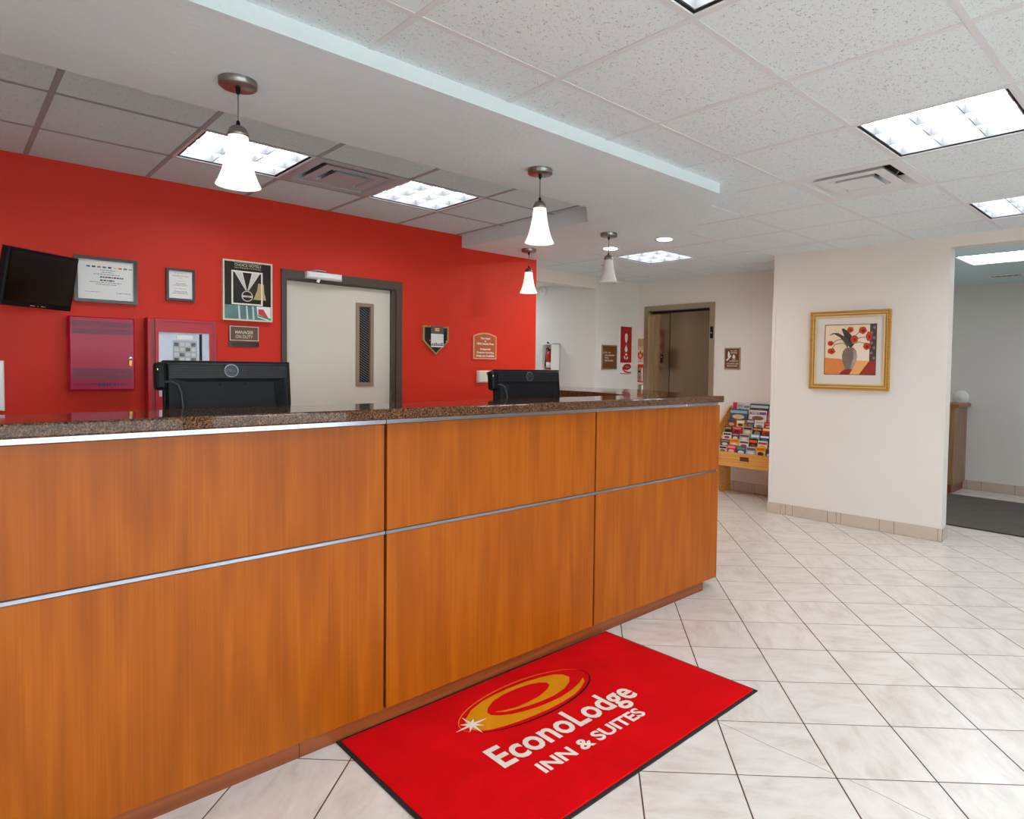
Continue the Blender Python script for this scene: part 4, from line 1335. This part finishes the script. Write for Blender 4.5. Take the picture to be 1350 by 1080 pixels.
flame = [(0.0, 0.035), (0.045, 0.075), (0.052, 0.115), (0.040, 0.142), (0.034, 0.118), (0.016, 0.128), (0.004, 0.16), (-0.018, 0.125), (-0.036, 0.13), (-0.05, 0.10), (-0.042, 0.07)]
MB().vprism(flame, -0.005, -0.002).build('flame_emblem', pmat('flame_red', '#bb3a1a', 0.5), t)
MB().vprism([(x * 0.45, 0.085 + (z - 0.085) * 0.45) for x, z in flame], -0.0058, -0.002).build('flame_core', pmat('flame_cream', '#e0a878', 0.5), t)
text('FIRE', INK, t, (-0.02, 0.02, 0.012, 0.022), y=-0.0035, bold=0.01)
# brown stair sign right of the elevator
t = elev_thing('stairway_sign', 'small brown sign with a hand and flame right of the elevator', 'sign', 3.906, 1.385)
w, h = 0.101, 0.245
MB().ring(-w, w, 0, h, 0.014, -0.014, 0).build('frame', STEEL_FR, t)
MB().box(-w + 0.012, w - 0.012, -0.008, 0, 0.012, h - 0.012).build('plate', BROWN_SIGN, t)
for s, x0_, x1_, zz, hh in (('IN CASE', -0.025, 0.062, 0.205, 0.012), ('OF FIRE', -0.022, 0.06, 0.180, 0.016), ('USE', 0.0, 0.045, 0.108, 0.011), ('STAIRWAY', -0.035, 0.078, 0.086, 0.015), ('DO NOT USE', -0.068, 0.076, 0.056, 0.016), ('ELEVATORS', -0.066, 0.066, 0.030, 0.016)):
    text(s, PAPER, t, (x0_, x1_, zz, zz + hh), y=-0.0088, bold=0.02)
MB().vprism([(-0.078, 0.100), (-0.062, 0.098), (-0.015, 0.150), (-0.016, 0.162), (-0.028, 0.160), (-0.050, 0.135), (-0.066, 0.118), (-0.078, 0.112)], -0.0092, -0.006).build('stair_symbol', PAPER, t)
MB().vprism([(-0.056, 0.128), (-0.040, 0.140), (-0.034, 0.175), (-0.046, 0.206), (-0.054, 0.206), (-0.060, 0.172)], -0.0092, -0.006).build('figure_symbol', PAPER, t)
MB().vprism([(0.018, 0.122), (0.034, 0.128), (0.040, 0.142), (0.018, 0.175), (0.0, 0.145), (0.004, 0.128)], -0.0092, -0.006).build('flame_symbol', PAPER, t)

# ================================================================== hallway wall signs
YB = 5.30
t = thing('room_direction_sign', 'brown steel-framed room direction sign on the white wall', 'sign', (5.941, YB, 1.362))
w, h = 0.139, 0.302
MB().ring(-w, w, 0, h, 0.013, -0.014, 0).build('frame', STEEL_FR, t)
MB().box(-w + 0.011, w - 0.011, -0.008, 0, 0.011, h - 0.011).build('plate', BROWN_SIGN, t)
MB().vprism([(-0.112, 0.208), (-0.098, 0.200), (-0.098, 0.216)], -0.009, -0.006).build('arrow', PAPER, t)
for s, x0_, x1_, zz in (('101 - 121', -0.082, 0.02, 0.200), ('ICE & VENDING', -0.084, 0.094, 0.166), ('POOL', -0.084, -0.012, 0.134), ('RESTROOM', -0.084, 0.07, 0.100)):
    text(s, PAPER, t, (x0_, x1_, zz, zz + 0.018), y=-0.0088, bold=0.02)
t = thing('recycling_banner', 'tall red banner with white lamp, drop and recycling icons', 'banner', (6.262, YB, 1.305))
w, h = 0.107, 0.603
MB().box(-w, w, -0.004, 0, 0, h).build('sheet', PAPER, t)
RB = pmat('crimson_banner_print', '#a3101a', 0.45)
MB().box(-w, w, -0.0055, -0.003, 0.145, h).build('red_field', RB, t)
def icon(poly, nm='icon', mat=PAPER):
    MB().vprism(poly, -0.0068, -0.005).build(nm, mat, t)
icon(ell(0, 0.485, 0.026, 0.034, 16)[0:9] + [(-0.026, 0.45), (-0.018, 0.42), (0.0, 0.395), (0.018, 0.42), (0.026, 0.45)], 'lamp_icon')
icon([(0, 0.372)] + [(0.006 + 0.022 * math.sin(a), 0.312 - 0.030 * math.cos(a)) for a in (2.3, 1.8, 1.2, 0.6)] + [(0, 0.280)] + [(-0.006 - 0.022 * math.sin(a), 0.312 - 0.030 * math.cos(a)) for a in (0.6, 1.2, 1.8, 2.3)], 'drop_icon')
for k in range(3):
    a0 = math.pi / 2 + k * 2 * math.pi / 3
    seg = [(0.040 * math.cos(a0 + d), 0.222 + 0.040 * math.sin(a0 + d)) for d in (-0.75, -0.35, 0, 0.4)] + [(0.020 * math.cos(a0 + d), 0.222 + 0.020 * math.sin(a0 + d)) for d in (0.75, 0.0, -0.75)]
    icon(seg, 'recycle_arrow')
for zz in (0.375, 0.268, 0.56):
    MB().box(-0.05, 0.05, -0.006, -0.005, zz, zz + 0.004).build('caption_line', pmat('pink_print', '#c9505a', 0.5), t)
icon(ell(0.024, 0.092, 0.080, 0.040, 24, rot=0.1)[0:24], 'swirl_eye', RB)
sw = [(-0.075, 0.085), (-0.06, 0.052), (-0.01, 0.022), (0.05, 0.012), (0.104, 0.016), (0.104, 0.030), (0.05, 0.028), (0.0, 0.040), (-0.045, 0.062), (-0.066, 0.09)]
icon(sw, 'swirl_tail', RB)
icon([(-0.105, -0.0 + 0.004), (0.0, 0.001), (0.104, 0.003), (0.104, 0.009), (0.0, 0.008), (-0.085, 0.012), (-0.105, 0.018)], 'swirl_base', RB)
text('Hotels', pmat('pale_pink_print', '#e6b0a8', 0.5), t, (-0.01, 0.06, 0.085, 0.10), y=-0.0072, bold=0.01)

# extinguisher cabinet on the hallway wall, its open side towards the desk
t = thing('extinguisher_cabinet', 'white wall cabinet holding the fire extinguisher', 'cabinet', (HX, 6.015, 1.335), -math.pi / 2)
mb = MB()
mb.box(-0.098, 0.098, -0.006, 0, 0, 0.345)
mb.box(-0.098, 0.098, -0.14, 0, 0.337, 0.345)
mb.box(-0.098, 0.098, -0.14, 0, 0, 0.008)
mb.box(-0.098, -0.090, -0.14, 0, 0, 0.345)
mb.box(0.090, 0.098, -0.14, 0, 0, 0.345)
mb.build('box', WHITE, t)
MB().ring(-0.098, 0.098, 0, 0.345, 0.012, -0.144, -0.14).build('door_rim', WHITE, t)
MB().tube([(0.0, -0.10, 0.345), (0.0, -0.13, 0.362)], 0.012, 8).build('alarm_knob', BLACK, t)
t = thing('fire_extinguisher', 'red fire extinguisher inside the white wall cabinet', 'fire extinguisher', (HX - 0.075, 6.02, 1.3435))
MB().lathe([(0.0, 0.0), (0.046, 0.0), (0.05, 0.008), (0.05, 0.20), (0.042, 0.225), (0.018, 0.243), (0.018, 0.255), (0.0, 0.255)], seg=24).build('cylinder', pmat('extinguisher_red', '#b81a12', 0.3), t)
MB().lathe([(0.0505, 0.03), (0.0508, 0.03), (0.0508, 0.10), (0.0505, 0.10)], seg=24, cap=False).build('label', PAPER, t)
MB().box(-0.03, 0.03, -0.01, 0.01, 0.253, 0.268).build('valve', BLACK, t)
MB().tube([(-0.02, 0, 0.27), (-0.055, 0, 0.285), (-0.065, 0.0, 0.26)], 0.006, 8).build('handle', BLACK, t)
MB().tube([(0.02, 0.0, 0.262), (0.02, 0.045, 0.25), (0.0, 0.06, 0.2), (-0.02, 0.058, 0.1), (-0.03, 0.056, 0.05)], 0.008, 8).build('hose', BLACK, t)
t = thing('round_alarm', 'round white alarm sounder on the hallway wall behind the small pendant', 'alarm', (HX, 6.24, 2.375))
MB().lathe([(0.0, -0.03), (0.03, -0.03), (0.055, -0.022), (0.06, -0.008), (0.06, 0.0)], axis='x', seg=24).build('housing', WHITE, t)
MB().lathe([(0.0, -0.034), (0.018, -0.034), (0.02, -0.03)], axis='x', seg=16).build('lens', PAPER, t)

# ================================================================== brochure rack
RK = thing('brochure_rack', 'honey oak brochure rack in the alcove under the white wall', 'rack', (0, 0, 0))
ya, yb = 3.085, 3.885
side = [(6.10, 0.33), (6.10, 0.56), (6.14, 0.68), (6.44, 0.96), (6.485, 0.97), (6.485, 0.0), (6.30, 0.0), (6.24, 0.06), (6.22, 0.33)]
for y0 in (ya, yb):
    n = len(side)
    v = [(x, y0, z) for x, z in side] + [(x, y0 + 0.018, z) for x, z in side]
    f = [tuple(range(n)), tuple(range(n, 2 * n))[::-1]] + [(i, n + i, n + (i + 1) % n, (i + 1) % n) for i in range(n)]
    MB().add(v, f).build('side_panel', OAK_DARK if False else OAK, RK)
MB().box(6.098, 6.116, ya, yb + 0.018, 0.335, 0.488).build('front_board', OAK, RK)
MB().box(6.10, 6.47, ya + 0.018, yb, 0.335, 0.35).build('bottom_board', OAK, RK)
MB().box(6.472, 6.485, ya + 0.018, yb, 0.35, 0.95).build('back_board', OAK, RK)
MB().box(6.0965, 6.0985, 3.44, 3.545, 0.405, 0.452).build('name_plate', pmat('dark_brown_plate', '#5c2f1b', 0.4), RK)
TZ = {6: 0.465, 5: 0.535, 4: 0.605, 3: 0.675, 2: 0.745, 1: 0.815, 0: 0.885}
TX = {k: 6.45 - k * 0.052 for k in range(7)}
for k in range(7):
    MB().box(TX[k] - 0.012 + (0.004 if k == 6 else 0), TX[k] + 0.036, ya + 0.018, yb, TZ[k] - 0.012, TZ[k] - 0.001).build('tier', OAK, RK)
    if k < 6:
        MB().box(TX[k] + 0.028, TX[k] + 0.036, ya + 0.018, yb, TZ[k] - 0.001, TZ[k] + 0.05).build('tier_back', OAK, RK)
rows = {
 0: [(3.862, 3.811, 1.011, '#d3164f', '', ''), (3.808, 3.731, 1.003, '#bdbbb7', '#8f9499', '#3c3c3e'), (3.728, 3.648, 0.994, '#c6c6c2', '#77797a', '#5a5a5a'), (3.645, 3.415, 1.006, '#3a3f46', '#b9c0c4', '#a23b22'), (3.413, 3.374, 1.008, '#cfd0cc', '#9aa3a6', '#777777')],
 1: [(3.868, 3.641, 0.940, '#3c5568', '#8fb0bd', '#d9b48a'), (3.623, 3.413, 0.937, '#d9d6d0', '#6d5b8b', '#8a5a34'), (3.396, 3.310, 0.940, '#b98aa0', '#e59a4a', '#d2b9a2')],
 2: [(3.862, 3.753, 0.824, '#8e4636', '#5a3a34', '#c9a184'), (3.746, 3.648, 0.820, '#dcb96f', '#f0e6cf', '#3a2c20'), (3.621, 3.529, 0.838, '#4a4468', '#c9b9a5', '#8d6f5f'), (3.527, 3.412, 0.831, '#e2dfd8', '#b9b4ab', '#8d8a84'), (3.410, 3.300, 0.818, '#b3161e', '#d8707a', '#e8c9c0')],
 3: [(3.860, 3.773, 0.745, '#4a3526', '#c0a070', '#2a211b'), (3.762, 3.651, 0.751, '#b41b29', '#d98088', '#7a0f1a'), (3.631, 3.520, 0.760, '#b9a394', '#2b211d', '#e0cfc0'), (3.516, 3.408, 0.761, '#1e1a18', '#d87f2a', '#8a8378'), (3.405, 3.280, 0.766, '#cf4016', '#ecdcb9', '#7a2f10')],
 4: [(3.853, 3.745, 0.684, '#dedbd4', '#2f2b2b', '#b8443a'), (3.742, 3.649, 0.687, '#2c2a4c', '#b06a78', '#d9d2cc'), (3.646, 3.526, 0.680, '#b7aa9a', '#4e4038', '#e6e0d6'), (3.511, 3.406, 0.692, '#7fb2c4', '#e8eef0', '#34506a'), (3.403, 3.291, 0.690, '#1d4a66', '#eef0ee', '#3f7f8f'), (3.287, 3.235, 0.694, '#86c0bd', '#e6efea', '#4d7c7c')],
 5: [(3.850, 3.737, 0.613, '#443b45', '#8a7a6c', '#d9d0c4'), (3.735, 3.621, 0.627, '#e3a330', '#d2571e', '#f3e0b0'), (3.618, 3.503, 0.618, '#e0dcd5', '#4a4340', '#b0473c'), (3.501, 3.400, 0.645, '#231b19', '#e0601a', '#8c3a2a'), (3.398, 3.285, 0.630, '#e4dfd2', '#c63b22', '#c9a04a'), (3.281, 3.215, 0.626, '#4d3a36', '#8a6a5a', '#c0a898')],
 6: [(3.835, 3.737, 0.545, '#c9beb0', '#2a2522', '#8d5f42'), (3.733, 3.625, 0.565, '#c01f35', '#e48a92', '#d8b8a8'), (3.616, 3.507, 0.557, '#3c4f8c', '#3d9a48', '#d7e0ea'), (3.503, 3.388, 0.564, '#aeb4b9', '#6a4a3c', '#dadde0'), (3.385, 3.279, 0.576, '#eab02a', '#d2611c', '#3c3a3a'), (3.277, 3.195, 0.557, '#50505c', '#3a3234', '#c9c0b4')]}
desc = {'#d3164f': 'plain pink', '#bdbbb7': 'pale grey', '#c6c6c2': 'light silver grey', '#3a3f46': 'wide dark-edged', '#cfd0cc': 'narrow off-white', '#3c5568': 'wide blue river photo', '#d9d6d0': 'large white visitor', '#b98aa0': 'mauve and orange',
 '#8e4636': 'reddish brown', '#dcb96f': 'cream and gold', '#4a4468': 'purple banded', '#e2dfd8': 'plain white', '#b3161e': 'deep red', '#4a3526': 'dark brown', '#b41b29': 'crimson red', '#b9a394': 'portrait photo', '#1e1a18': 'black with orange arc', '#cf4016': 'orange-red menu',
 '#dedbd4': 'white with dark picture', '#2c2a4c': 'dark violet', '#b7aa9a': 'beige animal photo', '#7fb2c4': 'light blue', '#1d4a66': 'navy and white', '#86c0bd': 'pale teal', '#443b45': 'dusky street photo', '#e3a330': 'orange yellow', '#e0dcd5': 'white with dark logo', '#231b19': 'black and orange',
 '#e4dfd2': 'white and yellow striped', '#4d3a36': 'dark cocoa', '#c9beb0': 'tan and black', '#c01f35': 'bright red', '#3c4f8c': 'blue and green', '#aeb4b9': 'silver grey', '#eab02a': 'golden yellow', '#50505c': 'slate grey'}
rown = {0: 'back top row', 1: 'large top row', 2: 'second row', 3: 'third row', 4: 'fourth row', 5: 'fifth row', 6: 'bottom row'}
for k, L in rows.items():
    for (y1, y0, zt, c0, c1, c2) in L:
        wd = y1 - y0
        hgt = zt - TZ[k]
        br = thing('brochure', '%s brochure in the %s of the oak rack' % (desc[c0], rown[k]), 'brochure', (TX[k] + 0.006, y1, TZ[k]), -math.pi / 2, 'brochures in the oak rack')
        br.rotation_euler = (math.radians(-8), 0, -math.pi / 2)
        MB().box(0.001, wd - 0.001, -0.004, 0.004, 0, hgt).build('cover', pmat('brochure_' + c0[1:], c0, 0.35), br)
        if c1:
            MB().box(0.008, wd - 0.008, -0.0046, -0.0038, hgt * 0.62, hgt * 0.86).build('title_print', pmat('brochure_' + c1[1:], c1, 0.4), br)
            m2 = pmat('brochure_' + c2[1:], c2, 0.4, var=0.5, vscale=60)
            MB().vprism(ell(wd * 0.5, hgt * 0.30, wd * 0.34, hgt * 0.2, 12), -0.0046, -0.0038).build('picture_print', m2, br)
        if c0 == '#d9d6d0':
            text('VISIT', PAPER, br, (0.02, 0.13, hgt * 0.66, hgt * 0.84), y=-0.005, bold=0.02)

# ================================================================== framed flower picture
q = pw(0.721)
PIC_ = thing('flower_picture', 'gold framed picture of red poppies in a vase', 'picture', (q[0], q[1], 1.215), PROT)
w, h = 0.341, 0.70
GOLD = wood('gilded_wood', '#8a5a10', '#b9822a', '#d3a24c', 'x', rough=0.3, scale=2.0)
GOLD2 = pmat('pale_gilt', '#d9c08c', 0.3)
MB().ring(-w, w, 0, h, 0.045, -0.022, 0).build('frame', GOLD, PIC_)
MB().ring(-w, w, 0, h, 0.020, -0.034, -0.02).build('outer_moulding', GOLD, PIC_)
MB().ring(-w + 0.020, w - 0.020, 0.020, h - 0.020, 0.008, -0.027, -0.02).build('gilt_line', GOLD2, PIC_)
MB().ring(-w + 0.042, w - 0.042, 0.042, h - 0.042, 0.012, -0.027, -0.015).build('inner_moulding', GOLD2, PIC_)
MB().box(-w + 0.04, w - 0.04, -0.012, -0.004, 0.04, h - 0.04).build('mat_board', pmat('pale_mat_board', '#d9d2c8', 0.7), PIC_)
ax, az = -0.211, 0.137          # art window, lower left
AW, AH = 0.436, 0.44
MB().ring(ax - 0.004, ax + AW + 0.004, az - 0.004, az + AH + 0.004, 0.005, -0.014, -0.010).build('bevel_line', pmat('dark_bevel', '#4a2a1c', 0.6), PIC_)
def art(poly, col, lay, nm, var=0.0):
    pts = [(ax + x * AW, az + z * AH) for x, z in poly]
    ar = sum(pts[i][0] * pts[(i + 1) % len(pts)][1] - pts[(i + 1) % len(pts)][0] * pts[i][1] for i in range(len(pts)))
    if ar < 0:
        pts = pts[::-1]
    MB().vprism(pts, -0.0125 - lay * 0.0003, -0.0105).build(nm, pmat('paint_%s_%d' % (col[1:], int(var * 100)), col, 0.6, var=var, vscale=22), PIC_)
art([(0, 0), (1, 0), (1, 1), (0, 1)], '#e8cfae', 0, 'painted_wall', 0.1)
art([(0.5, 0.27), (0.88, 0.27), (0.88, 0.98), (0.5, 0.8)], '#ead9c2', 1, 'painted_light', 0.05)
art([(0, 0), (1, 0), (1, 0.25), (0, 0.34)], '#d9813f', 2, 'painted_table', 0.15)
art([(0.50, 0.0), (0.70, 0.0), (0.88, 0.27), (0.64, 0.28)], '#e8a662', 3, 'painted_light_patch', 0.08)
art([(0.30, 0.0), (0.50, 0.0), (0.56, 0.10), (0.45, 0.12), (0.36, 0.07)], '#8f2c1c', 4, 'painted_shadow', 0.1)
art([(0.69, 0.0), (1, 0.0), (1, 0.26), (0.88, 0.27)], '#96301a', 4, 'painted_cloth', 0.15)
art([(0.88, 0.26), (1, 0.26), (1, 1.0), (0.88, 1.0)], '#4f3a36', 3, 'painted_drape', 0.4)
for k in range(7):
    art(ell(0.94 + 0.025 * (-1) ** k, 0.33 + k * 0.1, 0.028, 0.03, 10), '#7d7470', 4, 'drape_scroll', 0.3)
vase = [(0.42, 0.11), (0.56, 0.11), (0.62, 0.22), (0.65, 0.36), (0.63, 0.47), (0.57, 0.54), (0.43, 0.54), (0.37, 0.47), (0.35, 0.37), (0.37, 0.24)]
art(vase, '#7c6a5e', 6, 'painted_vase', 0.35)
art([(0.52, 0.12), (0.56, 0.11), (0.62, 0.22), (0.65, 0.36), (0.63, 0.46), (0.57, 0.50), (0.58, 0.34)], '#a8978c', 7, 'vase_highlight', 0.3)
def stem(pts, wd=0.010, col='#3c2a1c', lay=7):
    ps = [Vector(p) for p in pts]
    L_, R_ = [], []
    for i, p_ in enumerate(ps):
        d = (ps[min(i + 1, len(ps) - 1)] - ps[max(i - 1, 0)]).normalized()
        nn = Vector((-d.y, d.x)) * wd / 2
        L_.append(tuple(p_ + nn))
        R_.append(tuple(p_ - nn))
    art(L_ + R_[::-1], col, lay, 'painted_stem')
stem([(0.46, 0.54), (0.42, 0.66), (0.33, 0.71), (0.22, 0.69), (0.17, 0.63)])
stem([(0.46, 0.54), (0.40, 0.62), (0.30, 0.63), (0.20, 0.60), (0.15, 0.52)])
stem([(0.53, 0.54), (0.58, 0.62), (0.68, 0.65), (0.80, 0.62)])
stem([(0.52, 0.54), (0.60, 0.68), (0.70, 0.74), (0.84, 0.74)])
stem([(0.51, 0.54), (0.57, 0.72), (0.64, 0.82), (0.70, 0.86)])
stem([(0.50, 0.54), (0.53, 0.66), (0.56, 0.70)])
leafc = '#3b3c33'
art([(0.50, 0.54), (0.44, 0.62), (0.39, 0.76), (0.33, 0.92), (0.37, 0.93), (0.46, 0.86), (0.53, 0.78), (0.555, 0.66), (0.54, 0.56)], leafc, 8, 'painted_leaf', 0.4)
art([(0.46, 0.56), (0.38, 0.66), (0.30, 0.75), (0.18, 0.82), (0.08, 0.79), (0.16, 0.84), (0.26, 0.84), (0.38, 0.77), (0.46, 0.70), (0.50, 0.60)], '#4a473c', 9, 'painted_leaf', 0.4)
random.seed(3)
for (fx_, fz_, rx_, rz_) in ((0.115, 0.63, 0.065, 0.055), (0.135, 0.47, 0.08, 0.065), (0.50, 0.90, 0.065, 0.06), (0.585, 0.71, 0.078, 0.08), (0.745, 0.88, 0.08, 0.075), (0.865, 0.76, 0.062, 0.10), (0.83, 0.565, 0.075, 0.075)):
    pl = [(fx_ + rx_ * (0.95 + 0.07 * math.sin(a * 5 + fx_ * 20)) * math.cos(a), fz_ + rz_ * (0.95 + 0.07 * math.sin(a * 5 + fx_ * 20)) * math.sin(a)) for a in [2 * math.pi * k / 16 for k in range(16)]]
    art(pl, '#c23a14', 10, 'painted_poppy', 0.2)
    art(ell(fx_ + 0.008, fz_ - 0.008, rx_ * 0.4, rz_ * 0.35, 10), '#7c1a0c', 11, 'poppy_heart', 0.2)

# ================================================================== room beyond the doorway
t = thing('wood_cabinet', 'wooden cabinet edge seen through the doorway', 'cabinet', (8.465, 2.40, 0))
MB().box(-0.25, 0.25, -0.33, 0.49, 0.10, 0.985).build('body', wood('tan_cabinet_wood', '#7d5a3a', '#96704a', '#ab845a', 'z'), t)
MB().box(-0.23, 0.24, -0.31, 0.49, 0.001, 0.10).build('plinth', CHERRY_X, t)
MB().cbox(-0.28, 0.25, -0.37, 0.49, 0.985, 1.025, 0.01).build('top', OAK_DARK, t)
MB().box(-0.255, -0.25, -0.30, 0.1, 0.14, 0.80).build('door', MATS['tan_cabinet_wood'], t)
MB().box(-0.255, -0.25, -0.30, 0.1, 0.82, 0.96).build('drawer', MATS['tan_cabinet_wood'], t)
t = thing('wall_disc', 'round white disc on the wall beyond the doorway', 'alarm', (8.72, 2.14, 1.085))
MB().lathe([(0.0, -0.035), (0.05, -0.033), (0.078, -0.022), (0.085, -0.008), (0.085, 0.0)], axis='x', seg=28).build('housing', WHITE, t)
MB().lathe([(0.0, -0.038), (0.03, -0.037), (0.032, -0.033)], axis='x', seg=20).build('centre', PAPER, t)
